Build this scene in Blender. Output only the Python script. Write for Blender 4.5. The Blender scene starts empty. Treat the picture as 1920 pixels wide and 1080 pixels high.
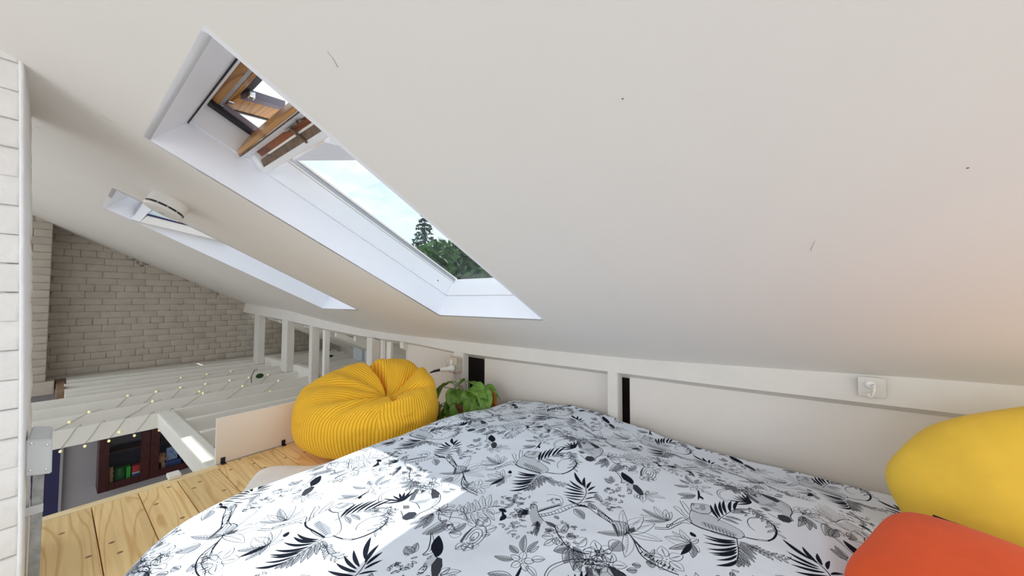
import bpy, bmesh, math, random
import numpy as np
from mathutils import Vector, Matrix, noise

random.seed(7); np.random.seed(7)
scene = bpy.context.scene
COL = scene.collection

# ------------------------------------------------------------------ camera
R_ = math.radians
YAW, PITCH, ROLL = R_(36.72), R_(1.985), R_(0.108)
cam_d = bpy.data.cameras.new('camera'); cam = bpy.data.objects.new('camera', cam_d); COL.objects.link(cam)
cam_d.sensor_width = 36.0; cam_d.lens = 641.0 / 1920.0 * 36.0; cam_d.clip_start = 0.02; cam_d.clip_end = 300
fw = Vector((math.cos(YAW) * math.cos(PITCH), math.sin(YAW) * math.cos(PITCH), math.sin(PITCH)))
rt = Vector((math.sin(YAW), -math.cos(YAW), 0)); up = rt.cross(fw)
rt2 = rt * math.cos(ROLL) + up * math.sin(ROLL); up2 = up * math.cos(ROLL) - rt * math.sin(ROLL)
mw = Matrix((rt2, up2, -fw)).transposed().to_4x4(); mw.translation = (0, 0, 0.97)
cam.matrix_world = mw
scene.camera = cam

# ------------------------------------------------------------------ world, sun, exposure
scene.view_settings.view_transform = 'Standard'
scene.view_settings.look = 'None'
scene.view_settings.gamma = 1.0
scene.view_settings.use_curve_mapping = False
scene.view_settings.exposure = 0.0
scene.cycles.use_denoising = True
scene.cycles.max_bounces = 14; scene.cycles.diffuse_bounces = 9; scene.cycles.sample_clamp_indirect = 8

SKY = 1.2
world = bpy.data.worlds.new('sky'); scene.world = world; world.use_nodes = True
nt = world.node_tree; nt.nodes.clear()
o = nt.nodes.new('ShaderNodeOutputWorld'); bg = nt.nodes.new('ShaderNodeBackground')
tc = nt.nodes.new('ShaderNodeTexCoord'); mp = nt.nodes.new('ShaderNodeMapping'); mp.inputs['Scale'].default_value = (2.2, 2.2, 5)
nz = nt.nodes.new('ShaderNodeTexNoise'); nz.inputs['Scale'].default_value = 2.0; nz.inputs['Detail'].default_value = 6; nz.inputs['Roughness'].default_value = 0.6
cr = nt.nodes.new('ShaderNodeValToRGB')
cr.color_ramp.elements[0].position = 0.40; cr.color_ramp.elements[0].color = (0.72, 0.86, 0.98, 1)
cr.color_ramp.elements[1].position = 0.56; cr.color_ramp.elements[1].color = (0.97, 0.985, 1.0, 1)
nt.links.new(tc.outputs['Generated'], mp.inputs['Vector']); nt.links.new(mp.outputs[0], nz.inputs['Vector'])
nt.links.new(nz.outputs['Fac'], cr.inputs[0]); nt.links.new(cr.outputs[0], bg.inputs['Color'])
bg.inputs['Strength'].default_value = SKY; nt.links.new(bg.outputs[0], o.inputs[0])

sun_d = bpy.data.lights.new('sun', 'SUN'); sun = bpy.data.objects.new('sun', sun_d); COL.objects.link(sun)
sun_d.energy = 5.5; sun_d.angle = R_(0.8); sun_d.color = (1.0, 0.95, 0.86)
sun.rotation_euler = Vector((-0.80, -0.12, -0.83)).to_track_quat('-Z', 'Y').to_euler()
sun.location = (4, 1, 6)

def fill_light(name, loc, target, sx, sy, watts, col):
    d = bpy.data.lights.new(name, 'AREA'); d.shape = 'RECTANGLE'; d.size = sx; d.size_y = sy; d.energy = watts; d.color = col
    l = bpy.data.objects.new(name, d); COL.objects.link(l); l.location = loc
    l.rotation_euler = (Vector(target) - Vector(loc)).to_track_quat('-Z', 'Y').to_euler(); return l
# daylight stand-ins: unseen area lamps added to brighten the loft
fill_light('back_fill_light', (0.2, -2.5, 1.0), (0.9, 3.0, 1.1), 2.6, 1.4, 30, (1.0, 0.98, 0.955))
fill_light('left_fill_light', (-2.6, 0.4, 0.9), (1.0, 0.9, 1.0), 2.6, 1.6, 27, (1.0, 0.985, 0.965))
fill_light('far_left_fill_light', (-2.6, 4.3, 0.7), (1.2, 3.6, 1.0), 2.4, 1.4, 15, (1.0, 0.985, 0.965))

# ------------------------------------------------------------------ helpers
def tag(o, label=None, cat=None, group=None, kind=None):
    if label: o['label'] = label
    if cat: o['category'] = cat
    if group: o['group'] = group
    if kind: o['kind'] = kind
    return o

def empty(name, loc=(0, 0, 0), label=None, cat=None, group=None, kind=None):
    o = bpy.data.objects.new(name, None); COL.objects.link(o); o.location = loc; o.empty_display_size = 0.05
    return tag(o, label, cat, group, kind)

def link(name, me, mat=None, parent=None, world=True):
    o = bpy.data.objects.new(name, me); COL.objects.link(o)
    if mat is not None:
        me.materials.clear(); me.materials.append(mat)
    if parent is not None:
        o.parent = parent
        if world: o.matrix_parent_inverse = parent_inv(parent)
    return o

def parent_inv(p):
    m = Matrix.Identity(4)
    chain = []
    while p is not None:
        chain.append(p); p = p.parent
    for q in reversed(chain):
        m = m @ q.matrix_parent_inverse @ Matrix.LocRotScale(q.location, q.rotation_euler, q.scale)
    return m.inverted()

def mesh(name, verts, faces, smooth=False):
    me = bpy.data.meshes.new(name); me.from_pydata([tuple(v) for v in verts], [], faces); me.update()
    if smooth: me.polygons.foreach_set('use_smooth', [True] * len(me.polygons))
    return me

def obj(name, verts, faces, mat, parent=None, smooth=False, world=True):
    return link(name, mesh(name, verts, faces, smooth), mat, parent, world)

def bm_obj(name, bm, mat, parent=None, smooth=False):
    bmesh.ops.recalc_face_normals(bm, faces=bm.faces[:])
    me = bpy.data.meshes.new(name); bm.to_mesh(me); bm.free()
    if smooth: me.polygons.foreach_set('use_smooth', [True] * len(me.polygons))
    return link(name, me, mat, parent)

def box_bm(bm, x0, x1, y0, y1, z0, z1, bev=0.0):
    vs = [bm.verts.new(p) for p in [(x0, y0, z0), (x1, y0, z0), (x1, y1, z0), (x0, y1, z0), (x0, y0, z1), (x1, y0, z1), (x1, y1, z1), (x0, y1, z1)]]
    fs = [bm.faces.new([vs[i] for i in f]) for f in [(3, 2, 1, 0), (4, 5, 6, 7), (0, 1, 5, 4), (1, 2, 6, 5), (2, 3, 7, 6), (3, 0, 4, 7)]]
    if bev > 0:
        es = list({e for f in fs for e in f.edges})
        bmesh.ops.bevel(bm, geom=es, offset=bev, segments=2, affect='EDGES', profile=0.6)
    return vs

def box(name, x0, x1, y0, y1, z0, z1, mat, parent=None, bev=0.0):
    bm = bmesh.new(); box_bm(bm, x0, x1, y0, y1, z0, z1, bev)
    return bm_obj(name, bm, mat, parent)

def prism_y(name, poly, y0, y1, mat, parent=None, bev=0.0):
    """closed XZ polygon extruded along Y"""
    bm = bmesh.new()
    a = [bm.verts.new((x, y0, z)) for x, z in poly]; b = [bm.verts.new((x, y1, z)) for x, z in poly]
    n = len(poly); bm.faces.new(a); bm.faces.new(b[::-1])
    for i in range(n): bm.faces.new([a[i], b[i], b[(i + 1) % n], a[(i + 1) % n]])
    if bev: bmesh.ops.bevel(bm, geom=bm.edges[:], offset=bev, segments=2, affect='EDGES')
    return bm_obj(name, bm, mat, parent)

def hexa(name, p, mat, parent=None, bev=0.0):
    """8 corner points: 4 below, 4 above"""
    bm = bmesh.new(); v = [bm.verts.new(q) for q in p]
    for f in [(3, 2, 1, 0), (4, 5, 6, 7), (0, 1, 5, 4), (1, 2, 6, 5), (2, 3, 7, 6), (3, 0, 4, 7)]: bm.faces.new([v[i] for i in f])
    if bev: bmesh.ops.bevel(bm, geom=bm.edges[:], offset=bev, segments=2, affect='EDGES')
    return bm_obj(name, bm, mat, parent)

def tube_data(pts, r, seg=8, cap=True):
    pts = [Vector(p) for p in pts]; V = []; F = []
    rs = r if isinstance(r, (list, tuple)) else [r] * len(pts)
    prev = None
    for i, p in enumerate(pts):
        d = (pts[min(i + 1, len(pts) - 1)] - pts[max(i - 1, 0)])
        d = d.normalized() if d.length > 1e-9 else Vector((0, 0, 1))
        if prev is None:
            a = d.orthogonal().normalized()
        else:
            a = (prev - d * prev.dot(d))
            a = a.normalized() if a.length > 1e-6 else d.orthogonal().normalized()
        prev = a; b = d.cross(a)
        for k in range(seg):
            t = 2 * math.pi * k / seg
            V.append(p + (a * math.cos(t) + b * math.sin(t)) * rs[i])
    for i in range(len(pts) - 1):
        for k in range(seg):
            F.append((i * seg + k, i * seg + (k + 1) % seg, (i + 1) * seg + (k + 1) % seg, (i + 1) * seg + k))
    if cap:
        F.append(tuple(range(seg))[::-1]); F.append(tuple((len(pts) - 1) * seg + k for k in range(seg)))
    return V, F

def tube(name, pts, r, mat, parent=None, seg=8):
    V, F = tube_data(pts, r, seg)
    return obj(name, V, F, mat, parent, smooth=True)

def lathe(name, prof, mat, parent=None, seg=32, M=None):
    V = []; F = []
    n = len(prof)
    for k in range(seg):
        t = 2 * math.pi * k / seg
        for r, z in prof:
            p = Vector((r * math.cos(t), r * math.sin(t), z)); V.append(M @ p if M else p)
    for k in range(seg):
        for i in range(n - 1):
            F.append((k * n + i, ((k + 1) % seg) * n + i, ((k + 1) % seg) * n + i + 1, k * n + i + 1))
    o = obj(name, V, F, mat, parent, smooth=True)
    m = o.modifiers.new('e', 'EDGE_SPLIT'); m.split_angle = R_(40)
    return o

def ell(name, c, r, mat, parent=None, seg=16, rings=10, rot=None):
    bm = bmesh.new(); bmesh.ops.create_uvsphere(bm, u_segments=seg, v_segments=rings, radius=1)
    for v in bm.verts:
        p = Vector((v.co.x * r[0], v.co.y * r[1], v.co.z * r[2]))
        if rot: p = rot @ p
        v.co = p + Vector(c)
    return bm_obj(name, bm, mat, parent, smooth=True)

# ------------------------------------------------------------------ materials
def mat_base(name, col, rough=0.6, spec=0.5, metal=0.0):
    m = bpy.data.materials.new(name); m.use_nodes = True
    b = m.node_tree.nodes['Principled BSDF']
    b.inputs['Base Color'].default_value = (*col, 1); b.inputs['Roughness'].default_value = rough
    b.inputs['Specular IOR Level'].default_value = spec; b.inputs['Metallic'].default_value = metal
    return m, m.node_tree, b

def N(nt, t, **kw):
    n = nt.nodes.new(t)
    for k, v in kw.items():
        if k in n.inputs: n.inputs[k].default_value = v
        else: setattr(n, k, v)
    return n

def paint(name, col, rough=0.55, var=0.06, scale=3.0, bump=0.15, bscale=60, dirt=None, bdist=0.002):
    m, nt, b = mat_base(name, col, rough, 0.3)
    tc = N(nt, 'ShaderNodeTexCoord'); n1 = N(nt, 'ShaderNodeTexNoise', Scale=scale, Detail=5.0, Roughness=0.6)
    geo = N(nt, 'ShaderNodeNewGeometry')
    nt.links.new(geo.outputs['Position'], n1.inputs['Vector'])
    r = N(nt, 'ShaderNodeValToRGB'); r.color_ramp.elements[0].position = 0.3; r.color_ramp.elements[1].position = 0.7
    r.color_ramp.elements[0].color = (*[c * (1 - var) for c in col], 1); r.color_ramp.elements[1].color = (*[min(1, c * (1 + var * .4)) for c in col], 1)
    nt.links.new(n1.outputs['Fac'], r.inputs[0]); last = r.outputs[0]
    if dirt:
        n2 = N(nt, 'ShaderNodeTexNoise', Scale=dirt[1], Detail=8.0, Roughness=0.75); nt.links.new(geo.outputs['Position'], n2.inputs['Vector'])
        r2 = N(nt, 'ShaderNodeValToRGB'); r2.color_ramp.elements[0].position = dirt[2]; r2.color_ramp.elements[1].position = dirt[2] + .08
        nt.links.new(n2.outputs['Fac'], r2.inputs[0])
        mx = N(nt, 'ShaderNodeMix', data_type='RGBA'); mx.inputs['B'].default_value = (*dirt[0], 1)
        nt.links.new(r2.outputs[0], mx.inputs['Factor']); nt.links.new(last, mx.inputs['A']); last = mx.outputs['Result']
    nt.links.new(last, b.inputs['Base Color'])
    n3 = N(nt, 'ShaderNodeTexNoise', Scale=bscale, Detail=4.0); nt.links.new(geo.outputs['Position'], n3.inputs['Vector'])
    bp = N(nt, 'ShaderNodeBump', Strength=bump, Distance=bdist); nt.links.new(n3.outputs['Fac'], bp.inputs['Height']); nt.links.new(bp.outputs[0], b.inputs['Normal'])
    return m

def fabric(name, col, rough=0.9, bump=0.3, scale=400, sheen=0.2):
    m, nt, b = mat_base(name, col, rough, 0.1)
    b.inputs['Sheen Weight'].default_value = sheen
    geo = N(nt, 'ShaderNodeNewGeometry')
    n = N(nt, 'ShaderNodeTexNoise', Scale=scale, Detail=3.0); nt.links.new(geo.outputs['Position'], n.inputs['Vector'])
    n2 = N(nt, 'ShaderNodeTexNoise', Scale=7.0, Detail=5.0); nt.links.new(geo.outputs['Position'], n2.inputs['Vector'])
    r = N(nt, 'ShaderNodeValToRGB'); r.color_ramp.elements[0].position = 0.3; r.color_ramp.elements[1].position = 0.7
    r.color_ramp.elements[0].color = (*[c * .9 for c in col], 1); r.color_ramp.elements[1].color = (*[min(1, c * 1.05) for c in col], 1)
    nt.links.new(n2.outputs['Fac'], r.inputs[0]); nt.links.new(r.outputs[0], b.inputs['Base Color'])
    bp = N(nt, 'ShaderNodeBump', Strength=bump, Distance=0.001); nt.links.new(n.outputs['Fac'], bp.inputs['Height']); nt.links.new(bp.outputs[0], b.inputs['Normal'])
    return m

def wood(name, c1, c2, knots=True, axis='Y', scale=1.0, rough=0.45):
    m, nt, b = mat_base(name, c1, rough, 0.35)
    tc = N(nt, 'ShaderNodeTexCoord'); oi = N(nt, 'ShaderNodeObjectInfo')
    off = N(nt, 'ShaderNodeVectorMath', operation='MULTIPLY'); off.inputs[1].default_value = (13.7, 5.1, 3.3)
    cmb = N(nt, 'ShaderNodeCombineXYZ'); 
    for i in range(3): nt.links.new(oi.outputs['Random'], cmb.inputs[i])
    nt.links.new(cmb.outputs[0], off.inputs[0])
    add = N(nt, 'ShaderNodeVectorMath', operation='ADD'); nt.links.new(tc.outputs['Object'], add.inputs[0]); nt.links.new(off.outputs[0], add.inputs[1])
    mp = N(nt, 'ShaderNodeMapping'); s = {'Y': (1.25, .10, 1), 'X': (.10, 1.25, 1), 'Z': (1, 1, .16)}[axis]
    mp.inputs['Scale'].default_value = tuple(v * scale for v in s)
    nt.links.new(add.outputs[0], mp.inputs[0])
    # contour rings of a stretched smooth noise: cathedral grain
    n1 = N(nt, 'ShaderNodeTexNoise', Scale=6.0, Detail=1.5, Roughness=0.4, Distortion=0.3); nt.links.new(mp.outputs[0], n1.inputs['Vector'])
    mul = N(nt, 'ShaderNodeMath', operation='MULTIPLY'); mul.inputs[1].default_value = 15.0; nt.links.new(n1.outputs['Fac'], mul.inputs[0])
    fr = N(nt, 'ShaderNodeMath', operation='FRACT'); nt.links.new(mul.outputs[0], fr.inputs[0])
    r = N(nt, 'ShaderNodeValToRGB'); r.color_ramp.interpolation = 'EASE'
    r.color_ramp.elements[0].position = 0.0; r.color_ramp.elements[0].color = (*c1, 1)
    r.color_ramp.elements[1].position = 0.86; r.color_ramp.elements[1].color = (*c2, 1)
    e = r.color_ramp.elements.new(1.0); e.color = (*c1, 1)
    e = r.color_ramp.elements.new(0.62); e.color = (*c1, 1)
    nt.links.new(fr.outputs[0], r.inputs[0])
    n2 = N(nt, 'ShaderNodeTexNoise', Scale=60.0, Detail=4.0); mp2 = N(nt, 'ShaderNodeMapping'); s2 = {'Y': (1, .04, 1), 'X': (.04, 1, 1), 'Z': (1, 1, .04)}[axis]
    mp2.inputs['Scale'].default_value = s2; nt.links.new(add.outputs[0], mp2.inputs[0]); nt.links.new(mp2.outputs[0], n2.inputs['Vector'])
    mx = N(nt, 'ShaderNodeMix', data_type='RGBA', blend_type='MULTIPLY'); mx.inputs['Factor'].default_value = 0.28
    r2 = N(nt, 'ShaderNodeValToRGB'); r2.color_ramp.elements[0].position = 0.35; r2.color_ramp.elements[0].color = (.55, .45, .35, 1); r2.color_ramp.elements[1].position = 0.6
    nt.links.new(n2.outputs['Fac'], r2.inputs[0]); nt.links.new(r.outputs[0], mx.inputs['A']); nt.links.new(r2.outputs[0], mx.inputs['B'])
    last = mx.outputs['Result']
    # board to board tint
    hv = N(nt, 'ShaderNodeHueSaturation'); mr = N(nt, 'ShaderNodeMapRange'); mr.inputs['To Min'].default_value = 0.88; mr.inputs['To Max'].default_value = 1.1
    nt.links.new(oi.outputs['Random'], mr.inputs['Value']); nt.links.new(mr.outputs[0], hv.inputs['Value']); nt.links.new(last, hv.inputs['Color']); last = hv.outputs[0]
    if knots:
        mp3 = N(nt, 'ShaderNodeMapping'); mp3.inputs['Scale'].default_value = (5.5, 6.0, 0.0) if axis == 'Y' else (6.0, 5.5, 0.0); nt.links.new(add.outputs[0], mp3.inputs[0])
        vo = N(nt, 'ShaderNodeTexVoronoi', voronoi_dimensions='2D', Scale=1.0); nt.links.new(mp3.outputs[0], vo.inputs['Vector'])
        r3 = N(nt, 'ShaderNodeValToRGB'); r3.color_ramp.elements[0].position = 0.035; r3.color_ramp.elements[0].color = (1, 1, 1, 1); r3.color_ramp.elements[1].position = 0.06; r3.color_ramp.elements[1].color = (0, 0, 0, 1)
        nt.links.new(vo.outputs['Distance'], r3.inputs[0])
        mx3 = N(nt, 'ShaderNodeMix', data_type='RGBA'); mx3.inputs['B'].default_value = (c2[0] * .35, c2[1] * .28, c2[2] * .3, 1)
        nt.links.new(r3.outputs[0], mx3.inputs['Factor']); nt.links.new(last, mx3.inputs['A']); last = mx3.outputs['Result']
    nt.links.new(last, b.inputs['Base Color'])
    bp = N(nt, 'ShaderNodeBump', Strength=0.15, Distance=0.001); nt.links.new(n2.outputs['Fac'], bp.inputs['Height']); nt.links.new(bp.outputs[0], b.inputs['Normal'])
    return m

M = {}
M['ceil'] = paint('ceiling_paint', (0.80, 0.785, 0.76), 0.6, 0.02, 1.5, 0.12, 35)
M['white'] = paint('white_paint', (0.84, 0.825, 0.79), 0.45, 0.03, 4, 0.1, 50)
M['beam'] = paint('beam_paint', (0.72, 0.695, 0.65), 0.5, 0.05, 6, 0.35, 22, bdist=0.004)
M['joist'] = paint('joist_paint', (0.77, 0.755, 0.70), 0.5, 0.05, 5, 0.2, 25)
M['lining'] = paint('lining_paint', (0.84, 0.86, 0.92), 0.45, 0.02, 4, 0.08, 40)
M['frame'] = paint('frame_paint', (0.86, 0.88, 0.92), 0.35, 0.02, 6, 0.05, 60)
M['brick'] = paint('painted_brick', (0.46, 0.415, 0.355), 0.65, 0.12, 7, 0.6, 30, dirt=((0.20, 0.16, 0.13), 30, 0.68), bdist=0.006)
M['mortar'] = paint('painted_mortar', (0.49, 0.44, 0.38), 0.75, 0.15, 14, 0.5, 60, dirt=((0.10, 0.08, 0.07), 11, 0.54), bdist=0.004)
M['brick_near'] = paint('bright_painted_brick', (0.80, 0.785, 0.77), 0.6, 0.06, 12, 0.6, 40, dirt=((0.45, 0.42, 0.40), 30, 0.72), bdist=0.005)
M['plaster_edge'] = paint('plaster_edge', (0.84, 0.85, 0.87), 0.6, 0.04, 12, 0.6, 30, bdist=0.006)
M['panel'] = paint('panel_paint', (0.74, 0.70, 0.655), 0.5, 0.03, 3, 0.08, 40)
M['board_edge'] = paint('board_white', (0.86, 0.80, 0.74), 0.4, 0.01, 3, 0.03, 40)
M['floor'] = wood('pine_board', (0.96, 0.71, 0.345), (0.80, 0.52, 0.215))
M['nosing'] = wood('pine_nosing', (0.97, 0.80, 0.48), (0.88, 0.66, 0.34), knots=False, axis='X')
M['pine'] = wood('window_pine', (0.62, 0.33, 0.11), (0.40, 0.18, 0.05), knots=False, axis='Y', rough=0.35)
M['pine_dark'] = wood('weathered_pine', (0.30, 0.085, 0.022), (0.16, 0.045, 0.015), knots=False, axis='Y')
M['weather'] = paint('weathered_wood', (0.20, 0.145, 0.105), 0.8, 0.4, 30, 0.5, 60, dirt=((0.03, 0.02, 0.02), 40, 0.6))
M['alu'] = mat_base('grey_aluminium', (0.42, 0.43, 0.47), 0.4, 0.5, 0.3)[0]
M['alu_purple'] = mat_base('dark_aluminium', (0.23, 0.21, 0.27), 0.45, 0.5, 0.2)[0]
M['black'] = mat_base('black_seal', (0.012, 0.011, 0.018), 0.5)[0]
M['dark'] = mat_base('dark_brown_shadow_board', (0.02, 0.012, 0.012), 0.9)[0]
M['chrome'] = mat_base('chrome', (0.75, 0.75, 0.76), 0.25, 0.5, 1.0)[0]
M['plastic'] = mat_base('white_plastic', (0.80, 0.79, 0.77), 0.35)[0]
M['grey_plastic'] = paint('grey_plastic', (0.55, 0.57, 0.58), 0.4, 0.05, 20, 0.05, 30)
M['galv'] = paint('galvanised_trunking', (0.36, 0.38, 0.39), 0.5, 0.35, 30, 0.15, 50)
M['beige_plastic'] = paint('beige_metal_box', (0.62, 0.55, 0.46), 0.5, 0.15, 30, 0.1, 50)
M['rug'] = fabric('sheepskin', (0.86, 0.85, 0.84), 1.0, 1.0, 120, 0.4)
M['mattress'] = fabric('mattress_ticking', (0.8, 0.8, 0.8))
M['yellow'] = fabric('yellow_cotton', (0.84, 0.565, 0.07), 0.85, 0.15, 500, 0.1)
M['orange'] = fabric('orange_cotton', (0.78, 0.105, 0.028), 0.85, 0.15, 500, 0.1)
M['leafg'] = paint('pothos_leaf', (0.15, 0.30, 0.045), 0.35, 0.55, 30, 0.2, 60)
M['leafb'] = paint('brown_leaf', (0.36, 0.13, 0.03), 0.5, 0.5, 40, 0.3, 60)
M['leafd'] = paint('dark_leaf', (0.02, 0.06, 0.012), 0.4, 0.3, 40, 0.2, 60)
M['stem'] = mat_base('green_stem', (0.16, 0.22, 0.06), 0.5)[0]
M['pot'] = paint('brown_pot', (0.16, 0.07, 0.045), 0.6, 0.2, 30, 0.2, 60)
M['soil'] = paint('soil', (0.03, 0.02, 0.015), 0.95, 0.4, 60, 1.0, 80)
M['wire'] = mat_base('clear_wire', (0.22, 0.20, 0.14), 0.4)[0]
mb, ntb, bb = mat_base('warm_bulb', (0.9, 0.8, 0.5), 0.3); bb.inputs['Emission Color'].default_value = (1.0, 0.80, 0.38, 1); bb.inputs['Emission Strength'].default_value = .45; M['bulb'] = mb
M['low_wall'] = paint('lower_room_wall', (0.37, 0.345, 0.36), 0.7, 0.03, 3, 0.1, 40)
M['low_floor'] = paint('lower_room_floor', (0.30, 0.27, 0.24), 0.7, 0.1, 3, 0.1, 40)
M['navy'] = paint('navy_door', (0.035, 0.033, 0.10), 0.5, 0.1, 5, 0.1, 40)
M['cab'] = wood('mahogany', (0.055, 0.010, 0.010), (0.03, 0.006, 0.006), knots=False, axis='Z', rough=0.3)
M['cab_in'] = mat_base('cabinet_inside', (0.020, 0.014, 0.035), 0.7)[0]
M['green'] = mat_base('green_tin', (0.02, 0.30, 0.02), 0.35)[0]
M['red'] = mat_base('red_cover', (0.42, 0.02, 0.015), 0.5)[0]
M['blue'] = mat_base('blue_cover', (0.04, 0.07, 0.22), 0.5)[0]
M['paperm'] = mat_base('pale_cover', (0.55, 0.50, 0.42), 0.6)[0]
M['tan'] = mat_base('pale_wood', (0.50, 0.25, 0.12), 0.5)[0]
M['sky_reflection'] = paint('painted_sky_reflection', (0.32, 0.40, 0.62), 0.5, 0.5, 25, 0.0, 40)
M['insul'] = mat_base('pale_blue_board', (0.62, 0.68, 0.74), 0.6)[0]
M['ground'] = paint('paving', (0.30, 0.28, 0.26), 0.9, 0.4, 1, 0.3, 4)
M['bark'] = paint('bark', (0.07, 0.05, 0.035), 0.9, 0.4, 8, 0.6, 20)
M['fol'] = paint('green_foliage', (0.075, 0.17, 0.045), 0.7, 0.6, 1.2, 0.1, 4)
M['fol2'] = paint('yellow_green_foliage', (0.27, 0.33, 0.07), 0.7, 0.5, 1.2, 0.1, 4)
M['fol3'] = paint('conifer_foliage', (0.08, 0.14, 0.095), 0.7, 0.5, 1.2, 0.1, 4)

def glass(name, tint=(0.95, 0.98, 1.0), rough=0.0, fac=0.08):
    m = bpy.data.materials.new(name); m.use_nodes = True; nt = m.node_tree; nt.nodes.clear()
    o = N(nt, 'ShaderNodeOutputMaterial'); t = N(nt, 'ShaderNodeBsdfTransparent'); t.inputs[0].default_value = (*tint, 1)
    g = N(nt, 'ShaderNodeBsdfGlossy', Roughness=rough); lw_ = N(nt, 'ShaderNodeLayerWeight', Blend=0.5); pw = N(nt, 'ShaderNodeMath', operation='POWER'); pw.inputs[1].default_value = 5.0
    nt.links.new(lw_.outputs['Facing'], pw.inputs[0]); ml = N(nt, 'ShaderNodeMath', operation='MULTIPLY_ADD'); ml.inputs[1].default_value = 0.2; ml.inputs[2].default_value = 0.02; nt.links.new(pw.outputs[0], ml.inputs[0]); mx = N(nt, 'ShaderNodeMixShader')
    nt.links.new(ml.outputs[0], mx.inputs[0]); nt.links.new(t.outputs[0], mx.inputs[1]); nt.links.new(g.outputs[0], mx.inputs[2]); nt.links.new(mx.outputs[0], o.inputs[0])
    return m
M['sash_reflection'] = mat_base('painted_glass_reflection', (.70, .82, .86), 0.2)[0]
M['glass'] = glass('window_glass')

# ------------------------------------------------------------------ house shell
m_, TH = 0.494, math.atan(0.494)
sT, cT = math.sin(TH), math.cos(TH)
CY = [(-3, 1.70), (-0.7, 1.712), (0.0, 1.685), (0.7, 1.66), (2.2, 1.66), (3.6, 1.66), (4.4, 1.69), (5.25, 1.77), (6.2, 1.812), (7.06, 1.862)]
def smooth_interp(tab):
    xs = np.linspace(tab[0][0], tab[-1][0], 400); ys = np.interp(xs, [a for a, b in tab], [b for a, b in tab])
    k = np.ones(17) / 17; ys2 = np.convolve(np.pad(ys, 8, mode='edge'), k, 'valid')
    return lambda y: float(np.interp(y, xs, ys2))
cY = smooth_interp(CY)
XK = smooth_interp([(-3, 2.1), (3.0, 2.1), (3.5, 2.045), (4.4, 1.935), (5.2, 1.92), (7.06, 1.90)])
def ceil_z(x, y): return cY(y) - m_ * x
GY = 7.04

def K(x, y, h=0.0):      # point on the slope at (x, y), pushed h outwards
    return (x + h * sT, y, 1.66 - m_ * x + h * cT)

H1 = (0.198, 1.612, 0.995, 1.832)       # roof window openings: x0, x1, y0, y1
H2 = (0.190, 1.570, 2.845, 3.470)
xs = sorted(set([-1.0, -0.6, -0.3, 0.0, 0.19, 0.198, 0.5, 0.8, 1.1, 1.35, 1.57, 1.612, 1.75, 1.9, 2.02, 2.16]))
ys = sorted(set([-2.6 + 0.3 * i for i in range(33)] + [0.995, 1.832, 2.845, 3.47, 7.06]))
V = []; F = []; idx = {}
for i, x in enumerate(xs):
    for j, y in enumerate(ys):
        idx[i, j] = len(V)
        xx = min(x, XK(y) + 0.07) if x > 1.7 else x
        base = cY(y)
        V.append((xx, y, base - m_ * xx))
for i in range(len(xs) - 1):
    for j in range(len(ys) - 1):
        cx, cy = (xs[i] + xs[i + 1]) / 2, (ys[j] + ys[j + 1]) / 2
        if any(h[0] < cx < h[1] and h[2] < cy < h[3] for h in (H1, H2)): continue
        F.append((idx[i, j], idx[i, j + 1], idx[i + 1, j + 1], idx[i + 1, j]))
ceil = obj('ceiling', V, F, M['ceil'], smooth=True); tag(ceil, 'smooth off-white sloping plaster ceiling of the loft', None, None, 'structure')
sm = ceil.modifiers.new('s', 'SOLIDIFY'); sm.thickness = 0.012; sm.offset = -1; sm.use_rim = False

# eaves roof underside behind the knee wall, rafters as parts
eaves = obj('wall_eaves', [(2.14, -2.6, 0.67), (3.55, -2.6, -0.02), (3.55, 7.06, 0.14), (2.14, 7.06, 0.83), (3.55, -2.6, -2.6), (3.55, 7.06, -2.6)],
            [(0, 1, 2, 3), (1, 4, 5, 2)], M['joist']); tag(eaves, None, None, None, 'structure')
for k in range(9):
    y = 2.95 + k * 0.45
    z0 = cY(y) - m_ * 2.15 - 0.05; z1 = cY(y) - m_ * 3.4 - 0.05
    hexa('rafter', [(2.12, y, z0 - .07), (2.12, y + .05, z0 - .07), (3.4, y + .05, z1 - .07), (3.4, y, z1 - .07), (2.12, y, z0), (2.12, y + .05, z0), (3.4, y + .05, z1), (3.4, y, z1)], M['joist'], eaves)

# ---- bricks: a few shared meshes, one object per brick
def brick_mesh(name, L, H_, D, seed, mat, rough=1.0):
    rs = random.Random(seed)
    j = lambda a: (rs.random() - .5) * a * rough
    g = 0.0014; iN = 0.007
    def ring(l, h, y, a): return [(-l + j(a), y + j(a * .4), -h + j(a)), (l + j(a), y + j(a * .4), -h + j(a)), (l + j(a), y + j(a * .4), h + j(a)), (-l + j(a), y + j(a * .4), h + j(a))]
    l, h = L / 2 - g, H_ / 2 - g
    v = ring(l, h, D, 0) + ring(l, h, 0.0026, .003) + ring(l - iN, h - iN * .8, 0.0, .006)
    f = [(8, 9, 10, 11)]
    for k in range(2):
        for i in range(4): f.append((k * 4 + i, k * 4 + (i + 1) % 4, k * 4 + 4 + (i + 1) % 4, k * 4 + 4 + i))
    me = mesh(name, v, f, True); me.materials.append(mat); return me
COURSE, BL = 0.088, 0.262
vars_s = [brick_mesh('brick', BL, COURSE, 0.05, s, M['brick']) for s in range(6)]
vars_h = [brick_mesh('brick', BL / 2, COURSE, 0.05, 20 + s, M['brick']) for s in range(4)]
wg = box('wall_gable', -0.7, 3.55, GY + 0.008, GY + 0.15, -2.6, 1.95, M['mortar']); tag(wg, 'white painted brick gable wall at the far end', None, None, 'structure')
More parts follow.
